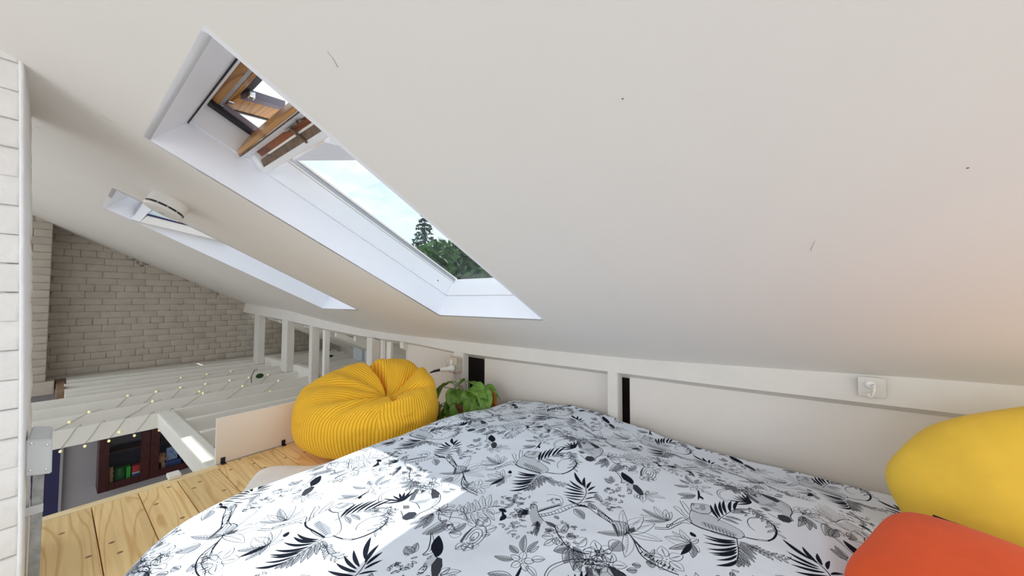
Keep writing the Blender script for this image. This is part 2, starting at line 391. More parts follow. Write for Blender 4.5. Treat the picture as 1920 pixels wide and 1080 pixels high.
# keep the wall below the roof line
me = wg.data
for v in me.vertices:
    if v.co.z > 1: v.co.z = cY(7.05) - m_ * max(v.co.x, -0.7) + 0.01
def put_brick(me, x, y, z, parent, rz=0.0):
    o = bpy.data.objects.new('brick', me); COL.objects.link(o); o.parent = parent
    o.location = (x, y, z); o.rotation_euler = (0, 0, rz); return o
rs = random.Random(5)
for r in range(24):
    z = -0.03 + r * COURSE
    x = 0.06 - (r % 2) * BL / 2 * 1.0
    hdr = (r % 5 == 3)
    x = 0.0 - (rs.random() * .02) - (0.065 if hdr else 0) - (0.13 if r % 2 else 0)
    while x < 3.4:
        L = BL / 2 if hdr else BL
        cx = x + L / 2
        if z - COURSE / 2 < cY(7.04) - m_ * cx + 0.0 and z + COURSE * .35 < cY(7.04) - m_ * (cx) + .02:
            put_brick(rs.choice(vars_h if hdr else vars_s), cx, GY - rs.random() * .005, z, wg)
        x += L

# pier on the gable (left)
pier = box('wall_pier', -0.62, -0.028, 6.71, 7.04, 0.02, 1.99, M['mortar']); tag(pier, None, None, None, 'structure')
for v in pier.data.vertices:
    if v.co.z > 1: v.co.z = cY(6.9) - m_ * v.co.x
for r in range(23):
    z = 0.06 + r * COURSE
    for k in range(3):
        cx = -0.026 - BL / 2 - k * BL + (0.13 if False else 0)
        if r % 2: cx = -0.026 - (BL / 4 if k == 0 else BL / 2 + BL * (k - 1) + BL / 2)
        if z + .02 < cY(6.7) - m_ * cx:
            put_brick((vars_h if (r % 2 and k == 0) else vars_s)[(r + k) % 4], cx, 6.70, z, pier)
box('brick', -0.62, 0.035, 6.64, 7.03, -0.13, 0.018, M['brick'], pier, 0.01)
box('brick', 0.045, 0.115, 6.2, 7.03, -0.13, -0.02, paint('bare_brick', (0.30, 0.20, 0.13), 0.8, 0.4, 20, 0.6, 40), pier, 0.006)

# ---- near chimney pillar, front face at y = 1.83
pil = box('wall_pillar', -0.72, -0.088, 1.842, 2.34, -2.6, 1.74, M['plaster_edge']); tag(pil, 'rough white painted brick pillar at the left', None, None, 'structure')
for v in pil.data.vertices:
    if v.co.z > 1: v.co.z = cY(2.0) - m_ * v.co.x + .004
nb = [brick_mesh('brick', BL, COURSE * 1.02, 0.06, 60 + s, M['brick_near'], 1.0) for s in range(5)]
for r in range(22):
    z = -0.11 + r * COURSE
    off = 0 if r % 2 else -BL / 2
    for k in range(3):
        ex = (-0.030 - 0.045 * max(0.0, min(1.1, z / 1.7)) ** 1.25) - .007
        cx = ex - BL / 2 - k * BL + (BL * .37 if (r % 2 and k) else 0) * 0
        if z < cY(1.9) - m_ * cx + .04: put_brick(nb[(r * 3 + k) % 5], cx, 1.830, z, pil)
# ragged plaster corner along the pillar's leaning edge
def pil_x(z): return -0.030 - 0.045 * max(0.0, min(1.1, z / 1.7)) ** 1.25
V = []; F = []
nz_ = 130
for i in range(nz_ + 1):
    z = -0.3 + i * 2.07 / nz_
    w = 0.0035 * noise.noise(Vector((z * 9, 1, 0))) + 0.0025 * noise.noise(Vector((z * 31, 4, 0)))
    w2 = 0.004 * noise.noise(Vector((z * 13, 7, 0))) + 0.003 * noise.noise(Vector((z * 43, 2, 0)))
    xo = pil_x(z)
    V += [(xo - .011, 1.834, z), (xo - .0065 + w, 1.826, z), (xo - .002 + w * .5, 1.829, z), (xo, 1.836, z),
          (xo + .003 + w2, 2.05, z), (xo + .002 + w2, 2.33, z), (xo - .04, 2.345, z)]
for i in range(nz_):
    for k in range(6): F.append((i * 7 + k, (i + 1) * 7 + k, (i + 1) * 7 + k + 1, i * 7 + k + 1))
obj('plaster_corner', V, F, M['plaster_edge'], pil, smooth=True)

# ---- loft floor boards (each a part)
fl = box('floor', -0.045, 2.3, -2.6, 2.56, -0.145, -0.03, M['joist']); tag(fl, 'golden pine floorboards of the loft platform', None, None, 'structure')
seams = [-0.045, 0.134, 0.282, 0.425, 0.594, 0.745, 0.893, 1.045, 1.195, 1.345, 1.495, 1.645, 1.795, 1.945, 2.10]
for i in range(len(seams) - 1):
    x0, x1 = seams[i] + .0016, seams[i + 1] - .0016
    yend = 2.545 if i < 4 else 2.60
    if i >= 7: yend = 2.95
    b = box('floorboard', x0, x1, -2.0, yend, -0.028, 0.0 - .0006 * (i % 3), M['floor'], fl, 0.002)
box('board_nosing', -0.02, 0.60, 2.548, 2.605, -0.15, 0.001, M['nosing'], fl, 0.004)

# ---- closing panels and openings of the knee wall
kw = empty('wall_knee', (2.17, 1, 0), None, None, None, 'structure')
def panel(y0, y1, x=2.172, z1=0.60): box('panel', x, x + .012, y0, y1, 0.0, z1, M['panel'], kw, 0.001)
panel(2.11, 2.955); panel(0.80, 1.905); panel(-2.6, 0.700)
box('eaves_shade_sheet', 2.45, 2.46, -2.6, 2.95, 0.0, 0.6, M['dark'], kw)  # near-black sheet colours in the shade of the eaves behind the gaps
box('panel', 2.17, 2.6, 2.955, 2.967, 0.0, 0.56, M['panel'], kw)

# purlin: rotated timber under the rafters, following the line of the wall
def sweep(name, ylist, sec, mat, parent=None):
    V = []; F = []
    for y in ylist:
        for p in sec(y): V.append(p)
    n = len(sec(ylist[0]))
    for i in range(len(ylist) - 1):
        for k in range(n): F.append((i * n + k, (i + 1) * n + k, (i + 1) * n + (k + 1) % n, i * n + (k + 1) % n))
    F.append(tuple(range(n))[::-1]); F.append(tuple((len(ylist) - 1) * n + k for k in range(n)))
    return obj(name, V, F, mat, parent)
ZB = smooth_interp([(-3, .54), (-0.7, .536), (0.2, .523), (1.0, .520), (2.1, .513), (2.9, .553), (3.5, .563), (4.5, .637), (5.2, .68), (6.2, .72), (7.1, .765)])
def psec(y):
    x = XK(y); zb = ZB(y); w = 0.0015 * noise.noise(Vector((0, y * 3, 0)))
    x += w
    zt = ceil_z(x + .03, y) + 0.004
    return [(x, y, zb), (x + .028, y, zt), (x + .13, y, zt - .05), (x + .10, y, zb - .047)]
pur = sweep('trim_1', [-2.6 + i * 0.107 for i in range(91)], psec, M['beam']); tag(pur, 'white painted purlin beam along the top of the knee wall', None, None, 'structure')

def post(y0, y1, z0, label, dx=0.0, d=0.09, x=None):
    xk = (XK((y0 + y1) / 2) if x is None else x) + dx
    zt = ZB((y0 + y1) / 2)
    o = hexa('timber_post', [(xk, y0, z0), (xk + d, y0, z0), (xk + d, y1, z0), (xk, y1, z0), (xk + .002, y0, zt + .006), (xk + d, y0, zt - .03), (xk + d, y1, zt - .03), (xk + .002, y1, zt + .006)], M['beam'], None, 0.004)
    tag(o, label, 'post', 'painted posts under the purlin'); return o
post(0.752, 0.818, 0.0, 'white post rising behind the patterned duvet beside the thin dark slit')
post(2.085, 2.205, 0.0, 'white post behind the potted plant carrying the socket box', d=0.07)
p4 = post(3.345, 3.455, 0.0, 'white post showing just above the top of the yellow beanbag', x=2.02)
box('side_batten', 2.115, 2.15, 3.30, 3.46, 0.0, 0.54, M['white'], p4, 0.002); box('side_batten', 2.16, 2.19, 3.22, 3.30, 0.0, 0.54, M['white'], p4, 0.002)
p3 = post(4.53, 4.62, -0.12, 'white grooved double post just left of the yellow beanbag')
box('side_batten', 2.03, 2.09, 4.41, 4.47, -0.1, 0.60, M['white'], p3, 0.002)
post(5.25, 5.44, -0.02, 'broad white post second from the brick gable wall')
post(6.31, 6.50, -0.03, 'white post standing closest to the brick gable wall')

# low rails behind the posts
for y0, y1, nm in [(5.44, 6.31, 'low white rail behind the two posts closest to the gable'), (4.62, 5.25, 'low white rail between the broad post and the grooved post')]:
    o = box('low_rail', 2.0, 2.07, y0, y1, -0.10, 0.075, M['joist'], None, 0.004); tag(o, nm, 'rail', 'low rails behind the posts')
for k, (y, z) in enumerate([(4.9, .1), (5.25, .1)]):
    o = box('insulation_board', 3.0, 3.04, y, y + .28, -0.02, 0.24, M['insul'], None, 0.003)
    tag(o, ['pale blue board leaning in the eaves, the nearer of two', 'pale blue board in the eaves, the one nearer the gable'][k], 'board', 'pale boards in the eaves')

# ---- joists
joists = [(3.32, .67, 'short white joist behind the low white panel, nearest the floorboards'), (3.755, .67, 'second short white joist behind the low white panel'),
          (4.17, -.6, 'nearest full white joist, edging the floor opening, fairy lights hanging from it'), (4.62, -.6, 'full white joist second from the floor opening'),
          (5.08, -.6, 'full white joist third from the floor opening, a small green leaf at its right'), (5.48, -.6, 'full white joist fourth from the floor opening'),
          (5.72, .10, 'thin white joist third from the gable wall'), (6.03, .10, 'thin white joist second from the gable wall'), (6.40, .10, 'white joist closest to the brick gable wall'), ]
for y, x0, lab in joists:
    th = 0.055
    o = box('ceiling_joist', x0, 3.3, y, y + th, -0.125, 0.0, M['joist'], None, 0.004)
    tag(o, lab, 'beam', 'white joists beyond the loft floor')
o = box('wall_plate', 0.12, 3.3, 6.66, 6.98, -0.12, 0.002, M['joist'], None, 0.004); tag(o, 'flat white timber plate along the foot of the brick gable wall', 'beam')
o = box('trimmer_beam', 0.556, 0.662, 2.60, 4.175, -0.125, 0.0, M['joist'], None, 0.012); tag(o, 'white chamfered beam running from the floorboards to the nearest joist', 'beam')

# ---- lower room
lw = box('wall_lower', -1.2, 3.5, 7.0, 7.02, -2.6, -0.13, M['low_wall']); tag(lw, None, None, None, 'structure')
lf = box('floor_lower', -3.0, 3.5, 0.5, 7.0, -2.62, -2.6, M['low_floor']); tag(lf, None, None, None, 'structure')
dr = box('door_1', -0.9, 0.106, 6.96, 6.995, -2.6, -0.3, M['navy'], None, 0.002); tag(dr, None, None, None, 'structure')
box('door_frame', 0.106, 0.128, 6.94, 7.0, -2.6, -0.3, M['low_wall'], dr)
cab = empty('wall_cabinet', (0.86, 6.85, -1.49), 'dark red-brown glazed cabinet on the wall of the room below', 'cabinet')
X0, X1, Z0, Z1, YF = 0.395, 1.27, -1.44, -0.45, 6.70
box('back', X0 + .02, X1 - .02, 6.97, 6.985, Z0 + .02, Z1 - .02, M['cab_in'], cab)
box('side', X0, X0 + .022, YF, 6.98, Z0, Z1, M['cab'], cab, .002); box('side', X1 - .022, X1, YF, 6.98, Z0, Z1, M['cab'], cab, .002)
box('base', X0, X1, YF, 6.98, Z0 - .002, Z0 + .03, M['cab'], cab, .002); box('top', X0 - .01, X1 + .01, YF - .01, 6.98, Z1 - .03, Z1, M['cab'], cab, .002)
box('shelf', X0 + .02, X1 - .02, YF + .03, 6.97, -1.0, -0.985, M['cab'], cab)
for a, b_ in ((X0, 0.835), (0.84, X1)):
    d = box('door', a, a + .085, YF - .022, YF, Z0, Z1, M['cab'], cab, .004)
    box('rail', a + .085, b_ - .085, YF - .022, YF, Z0, Z0 + .09, M['cab'], d, .004); box('rail', a + .085, b_ - .085, YF - .022, YF, Z1 - .08, Z1, M['cab'], d, .004)
    box('stile', b_ - .085, b_, YF - .022, YF, Z0, Z1, M['cab'], d, .004)
    box('pane', a + .08, b_ - .08, YF - .010, YF - .006, Z0 + .08, Z1 - .07, M['glass'], d)
# things inside the cabinet
def item(nm, x0, x1, z0, z1, mat, lab, cat, y0=6.74, y1=6.84, grp=None): 
    o = box(nm, x0, x1, y0, y1, z0, z1, mat, None, .004); tag(o, lab, cat, grp); return o
zb = Z0 + .031
prof = [(0, 0), (.028, 0), (.03, .01), (.018, .03), (.026, .05), (.016, .08), (.026, .11), (.016, .14), (.025, .17), (.015, .20), (.02, .225), (0, .23)]
o = lathe('turned_ornament', prof, M['tan'], None, 16, Matrix.Translation((0.505, 6.78, zb))); tag(o, 'turned pale wooden ornament at the left inside the cabinet', 'ornament')
o = lathe('storage_tin', [(0, 0), (.048, 0), (.05, .005), (.05, .17), (.046, .18), (.046, .195), (0, .197)], paint('dark_green', (.01, .09, .015), .4, .1, 5, 0, 10), None, 20, Matrix.Translation((0.585, 6.80, zb))); tag(o, 'dark green round tin on the cabinet shelf', 'tin')
item('green_book', .635, .672, zb, zb + .185, M['green'], 'bright green book standing beside the dark green tin', 'book')
zz = zb
for k, (mt, lab, h) in enumerate([(M['blue'], 'dark blue book at the bottom of the lying stack in the cabinet', .045), (M['blue'], 'dark blue book second from the bottom of the lying stack', .03), (M['paperm'], 'pale book in the middle of the lying stack', .016), (M['red'], 'red book below the topmost of the lying stack', .045), (M['red'], 'red book topmost of the lying stack in the cabinet', .035)]):
    b_ = item('book', .685, .80 + .006 * (k % 2), zz, zz + h, mt, lab, 'book', grp='books lying in the cabinet'); zz += h + .0005
# wooden hand model
hb = empty('wooden_hand', (0.965, 6.78, zb), 'pale jointed wooden hand model standing in the right of the cabinet', 'ornament')
ell('palm', (0.965, 6.78, zb + .155), (.034, .014, .045), M['tan'], hb); tube('wrist', [(0.985, 6.78, zb), (0.975, 6.78, zb + .12)], [.024, .02], M['tan'], hb, 10)
for k in range(4): tube('finger', [(0.94 + k * .016, 6.78, zb + .18), (0.935 + k * .019, 6.775, zb + .225), (0.93 + k * .02, 6.765, zb + .255 - abs(k - 1.5) * .008)], [.0085, .0075, .006], M['tan'], hb, 8)
tube('thumb', [(0.99, 6.78, zb + .14), (1.012, 6.775, zb + .17), (1.016, 6.77, zb + .20)], [.01, .008, .006], M['tan'], hb, 8)
item('sky_reflection_panel', 1.01, 1.125, zb + .11, zb + .29, M['sky_reflection'], 'pale blue panel painted as the sky reflection in the right cabinet door', 'reflection', 6.80, 6.81)  # blue panel paints the sky window's reflection in the door glass
item('dark_blue_box', .99, 1.16, zb, zb + .10, M['blue'], 'dark blue box below the pale blue reflection panel in the cabinet', 'box', 6.78, 6.90)
ell_o = ell('orange_ornament', (1.14, 6.78, zb + .25), (.02, .012, .012), M['orange']); tag(ell_o, 'tiny orange ornament hanging near the pale blue reflection panel', 'ornament')
tube('cord', [(1.14, 6.78, zb + .26), (1.14, 6.78, -1.0)], .0012, M['wire'], ell_o, 5)

# ------------------------------------------------------------------ roof windows
def slope_box(name, x0, x1, y0, y1, h0, h1, mat, parent, bev=0.0):
    """box aligned with the roof slope; x0/x1 measured along X at the ceiling plane"""
    P = []
    for h in (h0, h1):
        for x, y in ((x0, y0), (x1, y0), (x1, y1), (x0, y1)): P.append(K(x, y, h))
    return hexa(name, P, mat, parent, bev)

def roof_window(name, H, label, tail):
    x0, x1, y0, y1 = H
    w = empty(name, K((x0 + x1) / 2, (y0 + y1) / 2, 0.1), label, None, None, 'structure')
    t = .018
    # plaster lining: two cheeks, head and sill
    for nm, a in (('lining_cheek', (x0 - t, x1 + t, y1, y1 + t, 0.0, .148)), ('lining_cheek', (x0 - t, x1 + t, y0 - t, y0, 0.0, .148))):
        slope_box(nm, *a, M['lining'], w)
    hexa('lining_head', [K(x0 - t, y0, 0), K(x0, y0, 0), K(x0, y1, 0), K(x0 - t, y1, 0), K(x0 + .02, y0, .148), K(x0 + .038, y0, .148), K(x0 + .038, y1, .148), K(x0 + .02, y1, .148)], M['lining'], w)
    slope_box('lining_sill', x1, x1 + t, y0, y1, 0, .148, M['lining'], w)
    # fixed frame
    for nm, a in (('frame_jamb', (x0 - t, x1 + .06, y1 - .004, y1 + .05, .152, .262)), ('frame_jamb', (x0 - t, x1 + .06, y0 - .05, y0 + .004, .152, .262))):
        slope_box(nm, *a, M['frame'], w, .002)
    slope_box('frame_head', x0 - .02, x0 + .043, y0 + .004, y1 - .004, .152, .255, M['frame'], w, .002)
    slope_box('frame_sill', x1 - .004, x1 + .06, y0 + .004, y1 - .004, .152, .245, M['frame'], w, .002)
    slope_box('sill_rail', x1 + .012, x1 + .10, y0 + .004, y1 - .004, .247, .292, M['frame'], w, .004)
    for s, yy in ((1, y1), (-1, y0)):
        ya, yb = sorted((yy - s * .004, yy + s * .05))
        slope_box('glazing_bead', x0 + .30, x1 + .06, ya, yb, .264, .274, M['white'], w, .001)
        ya, yb = sorted((yy + s * .004, yy + s * .05))
        slope_box('gasket', x0 + .30, x1 + .06, ya, yb, .276, .296, M['alu'], w)
        ya, yb = sorted((yy - s * .002, yy + s * .05))
        slope_box('outer_bead', x0 + .34, x1 + .03, ya, yb, .298, .308, M['white'], w, .001)
    # pane over the lower part of the opening
    return w
w1 = roof_window('window_1', H1, 'large roof window nearest the bed, its pivot sash open', '')
w2 = roof_window('window_2', H2, 'farther roof window beside the smoke alarm', '')

def head_assembly(w, y0, y1, dx=0.0, full=True):
    """top rail of the opened pivot sash, pine frame head, aluminium strips"""
    P = lambda *pts: [(x + dx, z) for x, z in pts]
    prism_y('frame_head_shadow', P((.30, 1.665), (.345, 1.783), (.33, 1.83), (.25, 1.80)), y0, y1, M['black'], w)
    prism_y('pine_head', P((.352, 1.792), (.385, 1.772), (.40, 1.83), (.355, 1.85)), y0, y1 - .012, M['pine'], w, .002)
    prism_y('aluminium_strip', P((.386, 1.775), (.402, 1.783), (.405, 1.83), (.39, 1.83)), y0, y1 - .015, M['alu'], w)
    prism_y('pine_rail', P((.4035, 1.783), (.428, 1.797), (.43, 1.84), (.406, 1.84)), y0, y1 - .07, M['pine'], w, .002)
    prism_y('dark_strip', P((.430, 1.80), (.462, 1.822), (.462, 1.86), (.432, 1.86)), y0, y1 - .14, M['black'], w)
    r = prism_y('sash_top_rail', P((.455, 1.609), (.462, 1.590), (.515, 1.66), (.500, 1.70)), y0 + .004, y1 - .006, M['pine'], w, .002)
    prism_y('rail_seam', P((.463, 1.588), (.4675, 1.587), (.52, 1.655), (.516, 1.66)), y0 + .004, y1 - .008, M['weather'], r)
    prism_y('painted_face', P((.468, 1.5855), (.5, 1.600), (.54, 1.66), (.52, 1.665)), y0 + .004, y1 - .012, M['frame'], r, .001)
    prism_y('vent_flap', P((.5005, 1.603), (.522, 1.588), (.56, 1.64), (.54, 1.66)), y0 + .004, y1 - .09, M['pine_dark'], r)
    prism_y('vent_bar', P((.521, 1.586), (.5255, 1.580), (.56, 1.63), (.555, 1.64)), y0 + .004, y1 - .16, M['white'], r, .001)
    prism_y('weathered_face', P((.527, 1.582), (.540, 1.553), (.58, 1.60), (.565, 1.63)), y0 + .004, y1 - .06, M['weather'], r)
    prism_y('lower_rail', P((.538, 1.552), (.562, 1.541), (.60, 1.60), (.58, 1.605)), y0 + .004, y1 - .012, M['frame'], r, .002)
    prism_y('corner_block', P((.502, 1.601), (.538, 1.552), (.58, 1.60), (.545, 1.655)), y1 - .055, y1 - .012, M['frame'], r, .002)
    if full:
        # ventilation handle
        yc = (y0 + y1) / 2 - .06
        h = hexa('handle', [(.488, yc - .07, 1.586), (.497, yc - .07, 1.590), (.497, yc + .07, 1.590), (.488, yc + .07, 1.586), (.512, yc - .07, 1.600), (.52, yc - .07, 1.61), (.52, yc + .07, 1.61), (.512, yc + .07, 1.600)], M['chrome'], r, .002)
        tube('handle_arm', [(.50, yc + .03, 1.592), (.525, yc + .015, 1.566), (.54, yc - .005, 1.548)], .006, M['weather'], h)
        tube('handle_arm', [(.49, yc - .05, 1.588), (.483, yc - .06, 1.575)], .005, M['weather'], h)
        # hinge plates
        box('hinge_plate', .404 + dx, .424 + dx, y1 - .085, y1 - .065, 1.777, 1.796, M['chrome'], w, .003)
        box('hinge_plate', .44, .462, y1 - .20, y1 - .175, 1.775, 1.80, M['chrome'], w, .004); box('hinge_plate', .44, .475, y1 - .46, y1 - .42, 1.80, 1.82, M['chrome'], w, .004)
        # raised pine stile with its aluminium cladding
        def flat(nm, c, z, t, mat): return hexa(nm, [(x, y, z) for x, y in c] + [(x, y, z + t) for x, y in c], mat, w)
        flat('pine_stile', [(.403, 1.826), (.558, 1.782), (.564, 1.655), (.423, 1.694)], 1.782, .04, M['pine'])
        flat('stile_cladding', [(.43, 1.693), (.564, 1.653), (.563, 1.620), (.451, 1.644)], 1.780, .03, M['alu_purple'])
        flat('stile_seal', [(.40, 1.845), (.558, 1.80), (.558, 1.783), (.403, 1.827)], 1.779, .03, M['black'])
        hexa('side_cladding', [(.355, 1.84, 1.765), (.355, 1.80, 1.768), (.53, 1.80, 1.687), (.53, 1.84, 1.685), (.355, 1.84, 1.80), (.355, 1.80, 1.79), (.53, 1.80, 1.705), (.53, 1.84, 1.705)], M['black'], w)
        hexa('side_cladding', [(.40, 1.80, 1.765), (.40, 1.79, 1.77), (.55, 1.79, 1.70), (.55, 1.80, 1.69), (.40, 1.80, 1.786), (.40, 1.79, 1.786), (.55, 1.79, 1.716), (.55, 1.80, 1.712)], M['alu_purple'], w)
        # raised sash edge above the rail
        c = [(.66, 1.80), (.845, 1.50), (.86, 1.25), (.66, 1.25)]
        flat('sash_stile', [(.672, 1.825), (.865, 1.555), (.80, 1.46), (.672, 1.50)], 1.64, .03, M['lining'])
        flat('sash_inner_strip', [(.66, 1.60), (.795, 1.455), (.77, 1.43), (.66, 1.52)], 1.66, .02, M['nosing'])
    return r
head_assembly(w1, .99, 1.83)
# latch on the sill rail and a screw hole in the jamb
c = Vector(K(1.612 + .006, 1.20, .272)); 
hexa('sill_latch', [c + Vector(p) for p in [(-.02, -.03, -.012), (.02, -.03, -.03), (.02, .03, -.03), (-.02, .03, -.012), (-.015, -.028, .016), (.02, -.028, 0), (.02, .028, 0), (-.015, .028, .016)]], M['chrome'], w1, .004)
ell('screw_hole', K(1.50, 1.828, .205), (.005, .0015, .005), M['black'], w1)
# farther window: its opened sash against the far cheek
y2 = H2[3]
r2 = prism_y('sash_top_rail', ((0.298, 1.509), (0.356, 1.657), (0.411, 1.625), (0.338, 1.498)), 3.43, y2, M['frame'], w2, .002)
prism_y('rail_edge', ((0.311, 1.581), (0.348, 1.667), (0.359, 1.658), (0.307, 1.536)), 3.425, 3.45, M['alu'], r2)
st = prism_y('sash_stile', ((0.338, 1.498), (0.374, 1.550), (0.663, 1.501), (0.819, 1.421)), 3.432, y2, M['white'], w2, .001)
prism_y('stile_seal', ((0.367, 1.550), (0.374, 1.563), (0.657, 1.508), (0.663, 1.501)), 3.428, 3.44, M['navy'], st)
prism_y('sash_pane_reflection', ((0.374, 1.561), (0.409, 1.609), (0.481, 1.610), (0.543, 1.568), (0.527, 1.530)), 3.44, 3.452, M['sash_reflection'], w2)  # opaque pale blue paints the reflection on the sash glass
prism_y('yellow_sticker', ((0.527, 1.530), (0.546, 1.565), (0.638, 1.522), (0.651, 1.503)), 3.44, 3.450, M['yellow'], w2)
prism_y('pine_end', ((0.369, 1.634), (0.382, 1.645), (0.438, 1.612), (0.406, 1.616)), 3.42, 3.46, M['pine'], w2)
slope_box('pane', H2[0] + .5, H2[1] + .05, H2[2], H2[3], .30, .304, M['glass'], w2)
slope_box('pane', .80, 1.66, .99, 1.83, .31, .314, M['glass'], w1)

# small old cracks and pin holes in the ceiling plaster
for k, pts in enumerate([[(0.333, 0.739), (0.345, 0.741), (0.361, 0.75)], [(0.078, 1.875), (0.093, 1.879), (0.109, 1.875)], [(-0.066, 2.438), (-0.053, 2.427)], [(1.15, -.10), (1.19, -.094)]]):
    tube('hairline_crack', [(x, y, ceil_z(x, y) - .0002) for x, y in pts], .0006, M['alu'], ceil, 5)
for x, y in ((.646, .216), (.984, -.296)): ell('pin_hole', (x, y, ceil_z(x, y)), (.0022, .0022, .001), M['weather'], ceil, 8, 6)

# ------------------------------------------------------------------ smoke alarm
sa = empty('smoke_alarm', K(0.34, 2.485, -0.0), 'round white smoke alarm on the sloping ceiling between the two roof windows', 'alarm')
Ms = Matrix.Translation(K(0.355, 2.50, 0.004)) @ Matrix(((cT, 0, -sT), (0, -1, 0), (-sT, 0, -cT))).to_4x4() 
lathe('base', [(0, 0), (.078, 0), (.080, .006), (.080, .050), (.074, .052), (0, .052)], M['plastic'], sa, 48, Ms)
lathe('cover', [(.06, .060), (.080, .061), (.081, .066), (.076, .074), (.045, .079), (0, .080)], M['plastic'], sa, 48, Ms)
for k in range(12):
    a0 = k * math.pi / 6 + .04
    V = []; 
    for i in range(7):
        a = a0 + i * .44 / 6
        for r, z in ((.0795, .0522), (.0795, .0600)): V.append(Ms @ Vector((r * math.cos(a), r * math.sin(a), z)))
    obj('vent_slot', V, [(i * 2, i * 2 + 2, i * 2 + 3, i * 2 + 1) for i in range(6)], M['black'], sa)
lathe('test_button', [(0, .080), (.012, .080), (.012, .0815), (0, .082)], M['grey_plastic'], sa, 20, Ms)
lathe('inner_drum', [(.0, .051), (.075, .051), (.075, .062), (0, .062)], M['grey_plastic'], sa, 32, Ms)

# ------------------------------------------------------------------ low white panel with its brackets
pn = box('guard_panel', .594, 1.20, 2.605, 2.622, 0.002, .268, M['board_edge'], None, .0015); tag(pn, 'low white board standing on edge at the end of the floor, left of the beanbag', 'board')
for x in (.628, .944):
    b = box('bracket', x - .011, x + .011, 2.578, 2.6045, 0.001, .006, M['black'], pn, .001)
    box('bracket', x - .011, x + .011, 2.599, 2.6045, 0.001, .034, M['black'], pn, .002)
o = box('corner_bracket', .395, .445, 2.575, 2.645, 0.002, .022, M['white'], None, .004); tag(o, 'small white bracket at the edge of the floorboards above the cabinet', 'bracket')

# ------------------------------------------------------------------ junction box and trunking on the pillar
jb = hexa('junction_box', [(-.036, 1.88, .422), (.010, 1.88, .410), (.012, 1.97, .41), (-.036, 1.97, .42), (-.037, 1.88, .528), (.009, 1.88, .512), (.012, 1.97, .536), (-.030, 1.97, .548)], M['grey_plastic'], None, .004)
tag(jb, 'grey plastic junction box on the side of the brick pillar', 'junction box')
hexa('lid', [(-.038, 1.872, .415), (.013, 1.872, .404), (.013, 1.8795, .404), (-.038, 1.8795, .415), (-.039, 1.872, .529), (.012, 1.872, .515), (.012, 1.8795, .515), (-.039, 1.8795, .529)], M['grey_plastic'], jb, .003)
for px_, pz in ((-.028, .43), (.002, .422), (-.028, .514), (.002, .50)): ell('screw', (px_, 1.871, pz), (.004, .002, .004), M['chrome'], jb, 10, 6)
tk = box('cable_trunking', -.024, -.001, 1.935, 1.965, -.12, .415, M['galv'], None, .002); tag(tk, 'grey metal trunking running down the pillar below the junction box', 'trunking')
box('saddle_clip', -.045, 0.0, 1.928, 1.934, .268, .296, M['grey_plastic'], tk, .002)
box('back_strip', -.060, -.028, 1.95, 1.96, -.12, .42, M['plastic'], tk, .001)

# ------------------------------------------------------------------ socket box, plug and conduit on the post
so = box('socket_box', 2.035, 2.098, 2.095, 2.215, .362, .478, M['beige_plastic'], None, .004); tag(so, 'beige metal socket box with rocker switch on the post above the plant', 'socket')
box('face_plate', 2.029, 2.036, 2.090, 2.220, .357, .483, M['beige_plastic'], so, .002)
box('rocker_switch', 2.022, 2.029, 2.135, 2.165, .425, .462, M['plastic'], so, .003)
for yy, zz_ in ((2.205, .42), (2.105, .42)): ell('screw', (2.028, yy, zz_), (.002, .005, .005), M['chrome'], so, 10, 6)
box('indicator', 2.027, 2.030, 2.19, 2.20, .44, .462, M['plastic'], so)
pg = tube('plug_adaptor', [(2.022, 2.125, .398), (1.99, 2.125, .397), (1.985, 2.13, .396), (1.93, 2.17, .392), (1.925, 2.175, .391)], [.034, .034, .022, .018, .012], M['plastic'], None, 16); tag(pg, 'white plug pushed into the socket box, with a black cable end', 'plug')
tube('cable_end', [(1.925, 2.175, .391), (1.89, 2.20, .385), (1.86, 2.225, .372)], [.011, .010, .005], M['black'], pg, 10)
cd = tube('conduit', [(2.072, 2.15, .362), (2.072, 2.15, .0)], .0125, M['grey_plastic'], None, 12); tag(cd, 'vertical grey conduit from the socket box down behind the plant', 'conduit')
tube('gland', [(2.072, 2.15, .362), (2.072, 2.15, .343)], .018, M['tan'], cd, 12)

# ------------------------------------------------------------------ clear plate with a hook on the purlin
hp = box('adhesive_hook', 2.0925, 2.098, -.392, -.308, .560, .642, paint('clear_film', (.70, .68, .64), .15, .02, 5, 0, 40), None, .001); tag(hp, 'white hook on a clear square plate stuck to the purlin', 'hook')
lathe('hook_base', [(0, 0), (.017, 0), (.018, .004), (.014, .010), (0, .012)], M['plastic'], hp, 24, Matrix.Translation((2.093, -.345, .612)) @ Matrix.Rotation(-math.pi / 2, 4, 'Y'))
tube('hook_arm', [(2.085, -.352, .612), (2.066, -.352, .609), (2.060, -.352, .598), (2.062, -.350, .585), (2.058, -.345, .572), (2.046, -.338, .565), (2.034, -.333, .568), (2.028, -.330, .578), (2.027, -.329, .586)], [.0065, .006, .0055, .005, .005, .0048, .0045, .004, .003], M['plastic'], hp, 10)
ell('knob', (2.066, -.352, .611), (.007, .007, .007), M['plastic'], hp, 12, 8)

